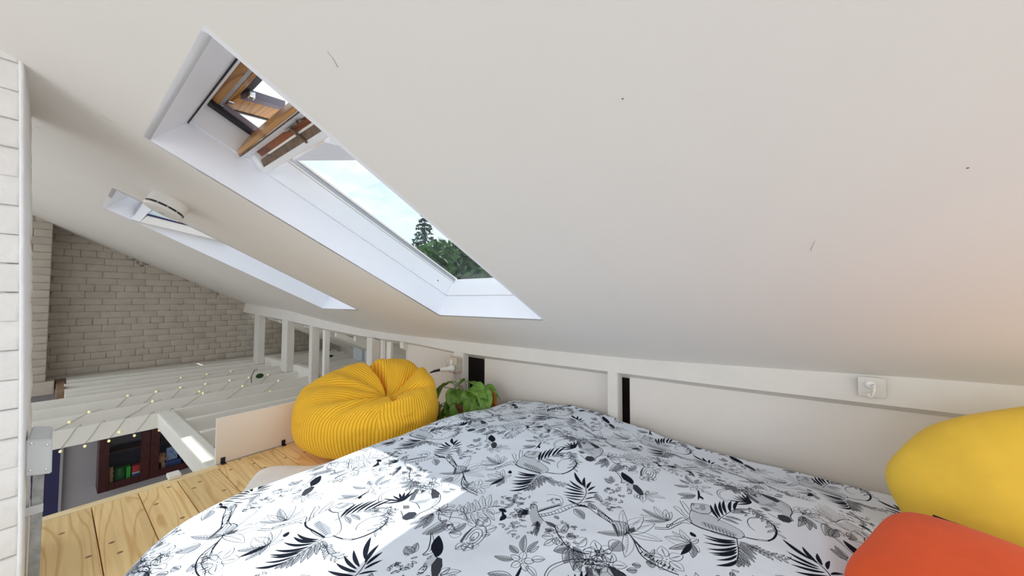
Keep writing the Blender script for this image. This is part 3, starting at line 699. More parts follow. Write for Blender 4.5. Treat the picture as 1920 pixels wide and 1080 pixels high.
# ------------------------------------------------------------------ duvet
def duv_top(x, y):
    zw = np.interp(y, [-1.2, -.75, -.4, -.1, .33, .5, .67, .93, 1.34, 1.65], [.12, .12, .163, .172, .178, .20, .232, .268, .240, .19])
    zm = 0.262 - .065 * min(1, max(0, (-.12 - y) / .22)) + .032 * math.exp(-((x - 1.5) / .24) ** 2 - ((y - .74) / .26) ** 2) + 0.02 * math.exp(-((x - 1.4) / .35) ** 2 - ((y - 1.0) / .35) ** 2) + .012 * math.exp(-((x - .6) / .3) ** 2 - ((y - .9) / .3) ** 2)
    t = min(1, max(0, (x - 1.45) / .62)); t = t * t * (3 - 2 * t)
    z = zm * (1 - t) + zw * t
    z += .008 * noise.noise(Vector((x * 3.2, y * 3.2, 1.3))) + .0035 * noise.noise(Vector((x * 9 + y * 4, y * 7, 4.1)))
    # soft folds running across the cover
    d = (x * .35 + y * .94); z += .003 * math.sin(d * 26 + 2.2 * noise.noise(Vector((x * 2, y * 2, 0)))) * max(0, noise.noise(Vector((x * 1.7 + 3, y * 1.7, 2)))) * 2
    return z
DX0, DY1, RR, RC = 0.06, 1.665, 0.15, 0.40
def duv_pt(s, t):
    """flat cloth point -> draped point; straight edges at x = DX0 and y = DY1 with a rounded corner"""
    ix, iy = DX0 + RC, DY1 - RC
    dx, dy = max(0.0, ix - s), max(0.0, t - iy)
    if dx == 0 and dy == 0: return (s, t, duv_top(s, t))
    L = math.hypot(dx, dy); nx, ny = (-dx / L, dy / L)
    cx = ix if dx > 0 else s; cy = iy if dy > 0 else t
    flat = RC - RR
    if L <= flat: return (s, t, duv_top(s, t))
    a = (L - flat) / RR; bx, by = cx + nx * flat, cy + ny * flat
    top = duv_top(bx, by)
    rv = min(RR, max(.05, top - .02))
    if a < math.pi / 2:
        h, dz = RR * math.sin(a), rv * (1 - math.cos(a))
    else:
        h, dz = RR + .015 * math.sin((bx * 9 + by * 9)) , rv + (a - math.pi / 2) * RR
    z = max(0.006, top - dz)
    if top - dz < .006: h += (.006 - (top - dz)) * .5
    return (bx + nx * h, by + ny * h, z)
NS, NT = 250, 300
S = np.linspace(DX0 - .16, 2.085, NS); T = np.linspace(-1.25, DY1 + .13, NT)
P_ = (.69, -.315); Q_ = (.045, -.655); det = P_[0] * Q_[1] - P_[1] * Q_[0]
TW, THH = .667, .657
def cell(x, y):
    a = (x * Q_[1] - y * Q_[0]) / det; b = (P_[0] * y - P_[1] * x) / det
    return a * TW, -(b + a / 2) * THH
V = []; UVs = []
for t in T:
    for s in S:
        V.append(duv_pt(float(s), float(t))); u, v = cell(float(s), float(t)); UVs.append((u / (2 * TW), v / THH))
F = []
for j in range(NT - 1):
    for i in range(NS - 1):
        a = j * NS + i; F.append((a, a + 1, a + NS + 1, a + NS))
me = mesh('duvet', V, F, True)
uvl = me.uv_layers.new(name='print'); lv = np.zeros(len(me.loops), dtype=np.int32); me.loops.foreach_get('vertex_index', lv)
uvl.data.foreach_set('uv', np.array(UVs, dtype=np.float32)[lv].ravel())

# the toile print, drawn stroke by stroke into one repeat of the cloth (millimetres)
PRINT = """p|0.6|1506.1 215.1 1568.7 249|0.02,0
p|0.6|1495 224.7 1508.7 262|0.02,0
p|0.7|1468.3 222.7 1448.4 270.3|0.018,0
p|0.6|1421.2 194.8 1392.4 247.9|0.03,0
p|0.5|1511.8 206.6 1565.3 203.2|0.014,0
p|0.3|1516.4 199.8 1548.9 191.8|0.014,0
p|0.4|1497.7 183 1521.7 156.8|0.02,0
p|0.25|1472 183.5 1458 144.9|0.018,0
p|0.9|1426.1 187.5 1407.7 168.2|0.0124,0
p|0.5|1416.3 195.9 1370.3 236.1|0.014,0
p|1|1465.4 193.4 1391.4 184.2|0.008,0
p|0|1483.4 203.9 1510 212.2|0.02,0
p|0|1477.6 208.2 1478 236.1|0.02,0
p|0|1471.8 204.1 1445.4 213.1|0.02,0
p|0|1473.9 197.2 1457.2 174.9|0.02,0
p|0|1481.1 197.1 1497.1 174.3|0.02,0
d|1|1477.6 202.1|0.0035
f|0.12|1320.4 193.1 1314.3 169.8 1321.5 148.5 1315 132.4 1303.6 104.4 1291.5 74.7 1276.3 51.7 1254.5 45.1 1234.1 61.1 1227.6 85.2 1226.5 112.9 1230.9 142 1235.6 172.2 1251.7 186.7|
l|1.6|1320.4 193.1 1314.3 169.8 1321.5 148.5 1315 132.4 1303.6 104.4 1291.5 74.7 1276.3 51.7 1254.5 45.1 1234.1 61.1 1227.6 85.2 1226.5 112.9 1230.9 142 1235.6 172.2 1251.7 186.7 1290.2 195.3 1320.4 193.1|
f|0.55|1267.6 158 1268.3 128.1 1266.7 93.2 1254.8 61.9 1240 66.7 1243.9 100.2 1245 134.7 1252.6 156.3|
l|4.5|1239.8 185 1230.3 156.7 1232.1 113.4 1234.6 63.8|
l|1.4|1266.3 150.3 1245.3 143.6|
l|1.4|1264 140.2 1243.8 133.7|
l|1.4|1261.8 130.2 1242.4 124|
l|1.4|1259.6 120.3 1240.9 114.4|
l|1.4|1257.5 110.6 1239.5 104.9|
l|1.4|1255.4 101 1238.1 95.6|
l|1.4|1253.3 91.5 1236.7 86.3|
l|1.4|1251.2 82.1 1235.3 77.1|
l|1.4|1249.1 72.9 1233.9 68.1|
l|2|1250.6 183.4 1267.8 207.9 1287.9 230.7 1302.9 246.8|
l|1.6|1267 188.8 1280.4 209.9 1305 227 1309.3 242.8|
l|2|1288.2 198.2 1313 215 1353.3 235|
l|1.6|1305.1 194.2 1331.6 209.5 1355 226.7|
f|0.1|1338.7 198.9 1360.3 195.3 1370.6 179.9 1379.4 161.1 1374.3 145.9 1349.5 138.8 1328.7 143 1315.6 157.3 1313.7 176.1 1317 192.6|
l|1.8|1338.7 198.9 1360.3 195.3 1370.6 179.9 1379.4 161.1 1374.3 145.9 1349.5 138.8 1328.7 143 1315.6 157.3 1313.7 176.1 1317 192.6 1338.7 198.9|
f|0.7|1370.1 174.9 1375.8 160.7 1346.3 154.3 1331.6 165.5 1348 173.9|
l|1.6|1346.7 198.4 1361.8 198.8 1362.4 192.2 1347.3 191.8|
l|2.5|1334.1 183.5 1340.2 174.5|
l|3|1252.3 48.3 1255.6 32.3 1260.6 13.2|
l|1.8|1252.8 39 1259.1 12.7 1272.6 -13.2 1300.5 -28.1 1340.4 -35.2 1373.5 -29.1 1392.1 -10.1 1390.3 12.7 1373.7 31.3 1347.5 38.7 1319 33.4 1303.8 19.5|
l|1.4|1263.9 11.9 1276.4 -12.3 1302.5 -26.1 1339.7 -32.7 1370.4 -26.9 1387.6 -9.3 1385.9 11.8 1370.5 29.1|
l|4|1272.6 -13.2 1300.5 -28.1 1340.4 -35.2 1373.5 -29.1|
l|2|1153.3 271.8 1170.7 241.1 1209.8 229.8 1254.7 212.2 1245 191.9 1235.6 172.2|
l|2|1145.3 269.9 1163.4 236.6 1193.7 220.7 1226.7 204.6 1232.1 186.9|
l|2|1170.7 241.1 1185.4 242.4 1201.2 228.2|
l|1.5|1169.8 237.8 1191 234.1|
l|1.5|1182.6 231.6 1202.9 227.6|
l|1.5|1195.6 225.3 1215 221|
l|1.5|1208.7 219 1227.3 214.3|
l|1.5|1222 212.5 1239.7 207.6|
l|1.5|1235.5 206 1252.3 200.8|
l|1.5|1249.2 199.4 1265 193.9|
l|1.8|1296 115.7 1329.1 106.2 1389.2 79.4 1404.3 67.8|
p|0.95|1310.5 113.9 1389.6 145.8|0.0105,0
p|0.95|1319.7 110.1 1409.9 133|0.0105,0
p|0.95|1337.6 103.8 1430.5 119.9|0.0105,0
p|0.95|1353.4 95.7 1445.4 109.6|0.0105,0
p|0.95|1371.8 86.1 1456.2 87.5|0.0105,0
p|0.95|1391.2 76.4 1474.8 65.8|0.0105,0
p|0.6|1385.7 79.2 1425.7 35.9|0.014,0
p|0.6|1371 83.1 1401.2 31.6|0.014,0
p|0.6|1338.2 97.8 1339.3 53.1|0.014,0
p|0.6|1322.6 105.8 1312.1 60.8|0.014,0
l|2.2|1231.6 62.3 1174.3 56.2 1129.8 57|
p|0.95|1222.6 63.3 1199.6 148.7|0.0099,0.06
p|0.95|1215.4 61.7 1187 141.6|0.0124,0.06
p|0.95|1207.5 61.4 1161.1 142.9|0.0099,0.06
p|0.95|1195.3 59.6 1134 131.7|0.0112,0.06
p|0.95|1182.6 59.1 1118.4 124.8|0.0099,0.06
p|0.95|1170.2 58.6 1115.7 115.4|0.0087,0.06
p|0.95|1155.6 58 1099.1 104.9|0.0087,0.06
p|0.95|1129.8 57 1077.4 103.6|0.0112,0.06
p|0.75|1222.4 55.3 1214.5 11.5|0.015,-0.06
p|0.75|1214.4 55.1 1187.5 13.9|0.015,-0.06
p|0.75|1206.2 55.3 1166.8 15.9|0.015,-0.06
p|0.75|1195.3 55.7 1149.8 18.7|0.015,-0.06
p|0.75|1179.3 56.4 1130.1 27.6|0.015,-0.06
p|0.75|1164.5 55.8 1120.4 31.2|0.015,-0.06
p|0.75|1147.7 55.2 1112.3 41.9|0.015,-0.06
p|0.75|1132.9 55.9 1103.7 53.6|0.015,-0.06
l|0.9|1217.5 38.2 1213.5 12.8 1207.2 -11.8 1212.4 -52.4|
p|0.3|1217.1 35.9 1199.8 23.6|0.008,0
p|0.3|1216.4 31.1 1230.8 12|0.008,0
p|0.3|1215.6 26.3 1201.3 16.1|0.008,0
p|0.3|1214.9 21.5 1227.1 5.3|0.008,0
p|0.3|1214.1 16.7 1198.7 5.8|0.008,0
p|0.3|1213.3 12 1222.9 -3.7|0.008,0
p|0.3|1212.1 7.4 1195.4 -2.2|0.008,0
p|0.3|1210.9 2.8 1221.7 -14.9|0.008,0
p|0.3|1209.8 -1.8 1191.4 -12.3|0.008,0
p|0.3|1208.6 -6.5 1220.2 -25.5|0.008,0
p|0.3|1207.4 -11.1 1188.9 -21.6|0.008,0
p|0.3|1208 -18.2 1226.9 -32.3|0.008,0
p|0.3|1209 -25.8 1196.9 -40.9|0.008,0
p|0.3|1209.9 -33.4 1230.2 -48.6|0.008,0
p|0.3|1210.9 -41 1199.8 -54.9|0.008,0
p|0.3|1211.9 -48.6 1230.7 -62.7|0.008,0
p|0.25|1211.2 244.3 1192.9 324.9|0.02,0
p|0.6|1211.2 244.3 1229.5 328.7|0.022,0
p|0.3|1211.2 244.3 1266.5 301.1|0.022,0
p|0.1|1211.2 244.3 1272.4 264.6|0.02,0
p|0.1|1211.2 244.3 1266.8 246.1|0.018,0
p|0.5|1211.2 244.3 1166.4 307.2|0.014,0
p|0.35|1135 169.7 1122.8 237.5|0.04,0
p|0.8|1135 169.7 1078.4 217.1|0.02,0
p|0.85|1135 169.7 1069.7 186.4|0.0161,0
p|0.7|1135 169.7 1075.1 156.5|0.022,0
p|0.3|1135 169.7 1104.7 145.2|0.018,0
p|0.3|1135 169.7 1166.9 154.8|0.02,0
p|0.3|1135 169.7 1161 223.9|0.02,0
p|0.1|1135 169.7 1184.4 206.9|0.02,0
p|1|1172.9 162.6 1191.3 178.7|0.016,0
p|0.4|1081.4 334 1187.6 380.4|0.024,0
p|0.3|1081.4 334 1183.6 313.3|0.04,0
p|0.25|1081.4 334 1169.6 275.5|0.045,0
p|0.15|1081.4 334 1102.1 239.2|0.03,0
p|0.35|1081.4 334 980.2 309.2|0.032,0
p|0.6|1081.4 334 1028.4 406.1|0.02,0
p|0.5|1033.7 341.3 982.8 350|0.045,0
f|0.05|1103 389.3 1116.1 369.7 1121.2 347.7 1094 332.9 1056.6 340.7 1045.4 353.1 1063.8 369.1|
l|1.4|1102.4 387.4 1086.3 371.7 1049.5 351.3|
l|1.4|1108 379 1091.1 364.6 1052.7 346.5|
l|1.4|1113.6 370.6 1095.9 357.5 1055.9 341.8|
l|1.4|1119.2 362.2 1100.6 350.4 1059 337|
l|1.4|1124.8 353.9 1105.4 343.2 1062.2 332.3|
l|2|1103 389.3 1118.8 370.6 1121.2 347.7 1104.5 335.4 1083.2 331.3 1067.2 337.7|
f|0.9|1097.2 337.2 1118.4 323.8 1104.9 316.7 1087.7 324.6|
l|1.1|1083.2 331.3 1062.3 311 1042.3 284.3|
l|1.1|1083.2 331.3 1058.3 303.7 1037.8 275.4|
l|1.1|1083.2 331.3 1054.4 296.5 1033.4 266.7|
l|1.1|1083.2 331.3 1050.5 289.4 1029.1 258.1|
l|2.4|1141 450 1127.4 422.8 1107.5 387.4|
l|2.4|1121.2 442.3 1106.4 418.6 1098.5 391.2|
l|1.6|1137.9 447 1120.4 438.3|
l|1.6|1133.7 439.4 1117.6 432.1|
l|1.6|1129.6 431.9 1114.9 426|
l|1.6|1125.4 424.6 1112.1 420|
l|1.6|1121.4 417.3 1109.4 414|
l|1.6|1117.4 410.2 1106.8 408.1|
l|1.6|1113.4 403.1 1104.1 402.2|
l|1.6|1109.5 396.1 1101.5 396.4|
l|3|1059.4 307.1 1022.3 283.3 1003.6 259.8 994.6 231.5 991.8 205.6 992.5 178.7|
l|1.6|1059.1 299.3 1033.5 281.9 1015.1 257 1006.9 230.1 1007.1 206 999.8 183.8|
l|2.4|1018.4 277.9 1029.5 276.4|
l|2.4|1015.8 266.9 1026.8 265.3|
l|2.4|1013.3 256 1024.2 254.4|
l|2.4|1010.9 245.3 1021.6 243.6|
l|2.4|1008.5 234.8 1019.1 233.1|
l|2.4|1006.1 224.5 1016.6 222.7|
l|2.4|1003.7 214.4 1014.1 212.5|
l|2.4|1001.4 204.4 1011.7 202.4|
l|2.4|999.2 194.5 1009.4 192.5|
p|0.1|1042.1 218.3 1078.1 238|0.03,0
p|0.1|1032.6 222.9 1025 263.2|0.03,0
p|0.1|1025.3 215.2 984.6 220.4|0.03,0
p|0.1|1030.4 205.9 1012.8 168.8|0.03,0
p|0.1|1040.8 207.8 1070.6 179.7|0.03,0
d|1|1034.2 214|0.0035
p|0.5|969.8 265 963 285.4|0.02,0
p|0.5|949.3 269.1 934.3 291.4|0.02,0
p|0.5|997.8 233.5 991.5 256.7|0.03,0
l|2.2|1124.6 518.6 1166.7 513.5 1212.4 519 1251.2 539.7|
p|0.85|1250.3 547.9 1310.4 610.6|0.0149,0
p|0.85|1243.1 538.3 1305.4 565.1|0.0124,0
p|0.85|1240.5 528.8 1294.6 533.3|0.0105,0
p|0.85|1229 519.8 1276.4 508.9|0.0093,0
p|0.85|1227.1 535.7 1252.9 604.1|0.0112,0
p|0.85|1219.2 534.4 1226.4 606.9|0.0099,0
p|0.85|1212.5 525.2 1200.2 598.3|0.0105,0
p|0.85|1202.4 518.8 1173.9 591.7|0.0105,0
p|0.85|1188.4 514.9 1158.2 584.7|0.0081,0
p|0.85|1166.7 513.5 1150.4 571.6|0.0074,0
p|0.85|1210.2 516 1245.7 484.6|0.0074,0
p|0.85|1134.5 515.1 1142.4 559.3|0.0087,0
p|0.85|1159.6 506.4 1179.2 471.3|0.0062,0
p|0.85|1174 508.6 1213 480.7|0.0062,0
p|0.8|1195.8 458.4 1232.4 491.6|0.024,0
l|1.1|1190.6 460.2 1226.3 442.5 1244.3 421.7|
l|1.1|1190.6 460.2 1212.1 437.4 1224.7 415.1|
l|1.1|1190.6 460.2 1198.3 432.5 1205.7 408.8|
l|1.1|1190.6 460.2 1184.7 427.7 1187.3 402.6|
p|0|1187 404.5 1182.9 420|0.007,0
p|0.35|1233.1 394.6 1244.4 406|0.007,0
p|0|1229.9 418.7 1245.6 421.7|0.007,0
p|0|1201.6 399.7 1194.4 385.4|0.007,0
p|0|1233.1 415.8 1232.2 431.7|0.007,0
p|0.35|1205.8 436.8 1190.9 442.7|0.007,0
p|0.35|1185.5 405.1 1180 420.1|0.007,0
p|0|1188.9 431.2 1204.7 428.8|0.007,0
p|0.35|1233.5 396.5 1222 407.6|0.007,0
p|0.35|1198.2 394 1187.8 406.3|0.007,0
p|0|1229.7 439.4 1245.4 436.6|0.007,0
p|0.35|1216.5 435.1 1232.4 432.7|0.007,0
p|0.35|1218.6 451.6 1221.5 435.9|0.007,0
p|0|1228.5 430.4 1236.7 444.1|0.007,0
p|0|1228.1 442.2 1243.5 446.6|0.007,0
p|0|1179.6 437.5 1183.9 452.9|0.007,0
p|0|1160.7 420.2 1162.3 404.3|0.007,0
p|0|1173.8 427.4 1187.8 435.2|0.007,0
p|0.35|1168.9 422 1180.5 411|0.007,0
p|0|1167 424.7 1155.9 413.1|0.007,0
p|0.35|1167.9 413 1164.5 428.7|0.007,0
l|1.8|1013.2 598.3 1048.5 572 1085.1 555.2 1131 529.5 1160.8 487.2 1142.7 442 1115 395.8 1113 367.6|
l|2.2|1005.3 591.6 1036.6 565.5 1068.1 542.6 1113.7 521.4 1133.2 483.4 1113.6 438.1 1096.2 392.7 1089.3 376.6|
l|1.6|1020.1 592.2 1014.3 583.3|
l|1.6|1029.3 585.2 1023.4 576.3|
l|1.6|1038.6 578.2 1032.6 569.3|
l|1.6|1047.9 571.1 1041.9 562.3|
l|1.6|1058.9 564.8 1052.7 556|
l|1.6|1070 558.5 1063.7 549.6|
l|1.6|1081.3 552.1 1074.8 543.3|
l|1.6|1093.1 545.9 1086.5 537.1|
l|1.6|1105.1 539.6 1098.4 530.8|
l|1.6|1117.2 533.2 1110.3 524.4|
l|1.6|1128.4 526.4 1121.4 517.6|
l|1.6|1134.2 516.9 1127.1 508.2|
l|1.6|1140 507.4 1132.9 498.9|
l|1.6|1145.8 498 1138.6 489.5|
l|1.6|1151.6 488.6 1144.4 480.1|
l|1.6|1147.9 475.3 1140.8 467|
l|1.6|1143.2 461.8 1136.2 453.7|
l|1.6|1138.6 448.5 1131.7 440.7|
l|1.6|1133.2 435.2 1126.4 427.5|
l|1.6|1125.7 421.3 1119.1 413.8|
l|1.6|1118.4 407.7 1111.9 400.5|
l|1.6|1111.2 394.5 1104.9 387.4|
f|0.85|1094.9 387.1 1096.2 375.6 1067.3 355 1046 348.1 1066.2 365.5|
p|0.55|1104.5 515.2 1069.6 465.6|0.03,0
p|0.5|1136.9 453.9 1163.8 488.5|0.024,0
p|0.5|1036.3 553.5 1030.8 534.4|0.014,0
p|0.9|1127.5 519.9 1137.2 477.4|0.0124,0
f|0.3|1023.8 635.7 1045.9 647.2 1056.5 642.9 1051.7 627.3 1031.6 613.2 1014.2 596.8 997.5 571.2 975 566.1 954.9 577.3 967.4 596.6 1001.7 626|
l|1.8|1024.8 634.2 1042.7 646.5 1057.2 644.2 1051.7 627.3 1031.8 612.9 1012.7 593.9 996 568.5|
p|0.8|982.4 584 914.5 552.9|0.008,0
p|0.8|982.4 584 914.3 547.3|0.008,0
p|0.8|982.4 584 938.6 556.1|0.008,0
p|0.8|982.4 584 926.3 565.6|0.008,0
p|0.8|982.4 584 958.7 562.3|0.008,0
p|0.8|982.4 584 949.7 585|0.008,0
p|0.9|1012.6 630.8 1007 671.7|0.0062,0
p|0.9|1009.6 628.9 998.3 669.4|0.0062,0
p|0.9|1006.6 627 989.8 667|0.0062,0
p|0.9|1003.6 625.2 981.3 664.7|0.0062,0
p|0.9|1000.7 623.3 973 662.5|0.0062,0
l|4|1028.4 607.2 1063.1 588.1 1097 565.3|
l|1.6|1026.8 604.3 1042.8 609.5|
l|1.6|1031.6 601.3 1047.7 606.6|
l|1.6|1036.5 598.4 1052.7 603.6|
l|1.6|1041.3 595.5 1057.6 600.6|
l|1.6|1046.2 592.5 1062.6 597.7|
l|1.6|1051.1 589.6 1067.6 594.7|
l|1.6|1056 586.6 1072.6 591.7|
l|1.6|1060.9 583.6 1077.6 588.6|
l|1.6|1065.9 580.6 1082.7 585.6|
l|1.6|1070.8 577.6 1087.8 582.6|
l|1.6|1075.8 574.6 1092.8 579.5|
l|1.6|1080.8 571.5 1098 576.4|
l|1.6|1085.9 568.5 1103.1 573.4|
l|1.6|1090.9 565.4 1108.3 570.3|
l|1.1|1129.5 632.6 1141.5 609.6 1142 584.2 1123.8 565.8 1094.4 557.9|
l|1.1|1106.4 603.5 1124.5 600.5 1125 581.7 1108.6 565.1 1088.6 561|
p|0.35|1118.9 594.5 1125.8 580.1|0.007,0
p|0|1120.7 604.6 1105 601.7|0.007,0
p|0|1108.7 607 1093.9 613.1|0.007,0
p|0|1104.4 597.8 1094.6 585.2|0.007,0
p|0|1116.8 591.9 1128.1 580.6|0.007,0
p|0|1075.2 721.8 1060.4 727.8|0.007,0
p|0.35|1071 683.5 1055 683.4|0.007,0
p|0|1010.4 743.9 1003.5 729.5|0.007,0
p|0|1002.4 704.3 998.6 719.9|0.007,0
p|0.35|1028 740.3 1042.5 733.6|0.007,0
p|0|957.4 648.2 959.4 664|0.007,0
p|0|1039.4 676.4 1023.6 674.1|0.007,0
p|0|991.4 646.5 995.9 661.8|0.007,0
p|0|980.5 728.5 969.8 740.5|0.007,0
p|0.35|1021.3 649.5 1006.9 642.5|0.007,0
p|0.35|973.9 704.3 965 691|0.007,0
p|0|955 707.5 941.3 715.8|0.007,0
p|0|1043.8 749.7 1029.7 757.2|0.007,0
p|0.35|980.4 650.8 966.6 658.9|0.007,0
p|0|1069.3 725.8 1053.5 723.4|0.007,0
p|0.35|1076 673.9 1091.1 679.2|0.007,0
p|0|986 671.3 1001.6 667.8|0.007,0
p|0.35|1046.2 649.1 1054.9 635.7|0.007,0
p|0|998.1 738.8 997.2 722.9|0.007,0
p|0.35|1045.2 724.5 1038 738.8|0.007,0
p|0|1040.9 732.9 1025.8 738|0.007,0
p|0|1031.9 639.3 1016.4 643.2|0.007,0
p|0|1063.1 651 1068.1 635.8|0.007,0
p|0|1084.4 709 1081.7 724.7|0.007,0
p|0|1034.7 630.4 1044.3 643.2|0.007,0
p|0|1057.1 710.1 1063.2 695.3|0.007,0
p|0|964.6 653.8 971.5 639.3|0.007,0
p|0.35|1065 693.4 1049.5 697.1|0.007,0
p|0|959.9 676.3 967.5 662.2|0.007,0
p|0.35|1041.4 717.2 1032.7 703.7|0.007,0
p|0|1025.7 747.3 1033.5 761.3|0.007,0
p|0|1025 680.4 1009.3 677.2|0.007,0
p|0|1055.2 685 1063 699|0.007,0
p|0|1044.5 673.1 1029.5 678.9|0.007,0
p|0|958.3 579 969.1 567.3|0.007,0
p|0|924.5 619.6 910 626.4|0.007,0
p|0|889.7 609.4 874.6 604|0.007,0
p|0|926.7 572.1 915 561.2|0.007,0
p|0.35|912 662.1 904 676|0.007,0
p|0.35|969.3 634.2 980.4 645.7|0.007,0
p|0|945.3 624.5 932.8 634.4|0.007,0
p|0.35|896 655.2 911.7 658.1|0.007,0
p|0.35|891.9 644 906.7 638|0.007,0
p|0|900.3 625 905.3 609.8|0.007,0
p|0.35|959.2 630.5 963.7 615.1|0.007,0
p|0|881.2 626.6 897.2 625.4|0.007,0
p|0|956.3 622.3 962.4 637.1|0.007,0
p|0.35|928.1 633.2 912.6 629.6|0.007,0
p|0.35|918.1 566.1 933.1 560.5|0.007,0
p|0|890.4 591.3 874.4 590.3|0.007,0
p|0|936.9 615 922.3 621.4|0.007,0
p|0|938.2 647.7 925.2 638.4|0.007,0
p|0|912.9 644.1 920 629.7|0.007,0
p|0|914.2 579.9 921.9 565.8|0.007,0
p|0|938.9 597.4 934.1 612.7|0.007,0
p|0|885 615.9 891.7 601.3|0.007,0
p|0.35|997 656.3 981 656.8|0.007,0
p|0.35|980.4 669 966.5 676.9|0.007,0
p|0|989 666.3 997 680.2|0.007,0
p|0|976.2 652.1 971.1 636.9|0.007,0
p|0|994.8 634.9 979.5 630.2|0.007,0
p|0|943.5 676.3 950.7 662|0.007,0
p|0.35|1002 641.3 1017.9 639.6|0.007,0
p|0|930.1 649.4 920.7 636.5|0.007,0
p|0|985.6 651.3 986.3 667.3|0.007,0
p|0|997.6 635.1 988.5 648.2|0.007,0
p|0|947 636.5 931.2 638.7|0.007,0
p|0|980.5 641.9 974.4 627.1|0.007,0
p|0|975.8 650.9 966.1 638.1|0.007,0
p|0.35|959.7 656.7 975.3 660.5|0.007,0
p|0.5|1025 701.5 1037.6 742.3|0.014,0
p|0.5|1025 701.5 1073.1 720.5|0.014,0
p|0.5|1025 701.5 1032.7 667|0.014,0
p|0.5|1025 701.5 976.1 707|0.014,0
l|2|864.3 805.2 893.5 785.3 929.9 770.4 968.9 742 987 701.6|
p|0.35|874.3 800.5 912.8 845.9|0.022,0
p|0.35|890.3 787.1 942.2 834.3|0.022,0
p|0.35|908.9 780.3 944.9 821|0.022,0
p|0.35|925.6 771.4 967.1 825.7|0.022,0
p|0.35|941.6 763.9 1000.8 819.5|0.022,0
p|0.35|955.9 757 1023.4 800.9|0.022,0
p|0.35|964.8 748 1002.5 758.5|0.022,0
p|0.35|882.3 793.8 915.2 831|0.022,0
p|0.45|878 789.9 863.8 759|0.02,0
p|0.45|896.1 778.4 862.5 729.3|0.02,0
p|0.45|912.5 769.6 890.6 709.3|0.02,0
p|0.45|931.6 762.5 910.1 696.8|0.02,0
p|0.45|944.2 754.5 934.6 715.6|0.02,0
p|0.95|966.1 721.8 964.1 690.5|0.0186,0
p|0.95|954 686.7 917.9 682.3|0.0186,0
p|0.9|962.4 705.8 927.4 675.8|0.0093,0
l|2.6|994.6 563.8 988 527.8 964.8 508.2 937.4 473 929.8 452.4 929.1 422.6 939.8 395.3|
f|0.8|996.5 564.8 1001.1 546.2 991.7 522.3 978.9 523 981.5 546.9|
p|0.6|965.5 515.9 958.1 543.1|0.02,0
p|0.4|940.3 506 921.9 533.4|0.028,0
p|0.2|931.7 497.9 893.4 510|0.02,0
p|0.3|935.8 500 917.3 480.6|0.022,0
p|0.3|970 509.2 998.3 540.9|0.02,0
p|0.4|977.2 498.4 1019.2 504.8|0.036,0
p|0.3|966.7 487.8 1010.1 494.9|0.02,0
p|0.6|959.2 473.5 975.8 451.1|0.024,0
p|0.6|929.8 452.4 892.6 478.7|0.028,0
p|0.3|945.3 433.1 987.5 424.5|0.034,0
p|0.6|926.7 449.2 874.3 437.5|0.03,0
p|0.6|927 441.1 866.6 405.9|0.026,0
p|0.6|930.3 436.1 871.9 391.3|0.02,0
p|0.7|934.2 437.9 902.6 396.6|0.02,0
p|0.5|936.5 442.3 925.8 405.1|0.014,0
p|0|976.6 475.5 965.9 463.6|0.007,0
p|0|949.5 483.6 954.6 498.8|0.007,0
p|0|983.5 497.6 977.2 482.9|0.007,0
p|0|1014.9 484.3 1021 469.5|0.007,0
p|0|970.2 454.1 984.1 446.1|0.007,0
p|0|955.5 477.9 944.4 489.3|0.007,0
p|0|941.7 496.3 929.9 485.5|0.007,0
p|0|950.5 448.8 955.9 433.7|0.007,0
p|0.35|1001.6 466.4 1015.1 475|0.007,0
p|0|1013.3 516.2 1028.6 520.8|0.007,0
p|0|928 468.7 933 483.9|0.007,0
p|0|947.1 521.7 942.6 537|0.007,0
p|0.35|965.4 503.2 952.9 513.2|0.007,0
p|0|984.7 464 972.8 474.7|0.007,0
p|0.35|1012.6 480.3 1019.9 466.1|0.007,0
p|0|932.7 453.4 917.1 450|0.007,0
p|0.35|1007.4 491.3 1021.5 499|0.007,0
p|0|952.1 525.6 967.6 529.6|0.007,0
p|0.35|958.2 523.6 949.1 536.8|0.007,0
p|0|1010.5 450.3 1022 439.2|0.007,0
p|0.35|944.5 459.1 931.4 449.9|0.007,0
p|0.35|972.8 491.6 967.6 506.8|0.007,0
p|0.35|936.8 468.7 921 471.3|0.007,0
p|0|1025.6 504.7 1017.1 518.2|0.007,0
p|0|1011.7 478 1005 492.5|0.007,0
p|0|930.7 459.4 945.2 466.1|0.007,0
p|0.05|924.8 387 969 395.9|0.036,0
p|0.05|916.2 394.8 921.3 439.7|0.036,0
p|0.05|906 389.1 865 407.9|0.036,0
p|0.05|908.4 377.7 877.9 344.5|0.036,0
p|0.05|919.9 376.4 942.1 337.1|0.036,0
d|1|915 385|0.0035
p|0.1|963.7 377.9 991.9 401.7|0.03,0
p|0.1|954.4 380.2 940.5 414.4|0.03,0
p|0.1|949.4 372.1 912.6 369.5|0.03,0
p|0.1|955.5 364.8 946.7 329|0.03,0
p|0.1|964.3 368.4 995.7 348.9|0.03,0
d|1|957.5 372.7|0.0035
p|0.1|939.6 336.8 976.3 340.5|0.03,0
p|0.1|933.2 343.9 941.1 380|0.03,0
p|0.1|924.5 340.1 892.6 358.7|0.03,0
p|0.1|925.5 330.6 897.9 306|0.03,0
p|0.1|934.8 328.6 949.6 294.8|0.03,0
d|1|931.5 336|0.0035
l|2|930 369.7 935.6 350.8|
p|0|915.9 386.8 900.3 390.5|0.007,0
p|0|906.5 389.7 922.4 391|0.007,0
p|0.35|927.1 380.4 925 364.5|0.007,0
p|0|925.2 377 933.4 390.7|0.007,0
p|0.35|919.8 385.6 913.3 400.3|0.007,0
p|0.35|915.7 372.4 906.8 385.6|0.007,0
p|0|918.1 387.6 914.4 372.1|0.007,0
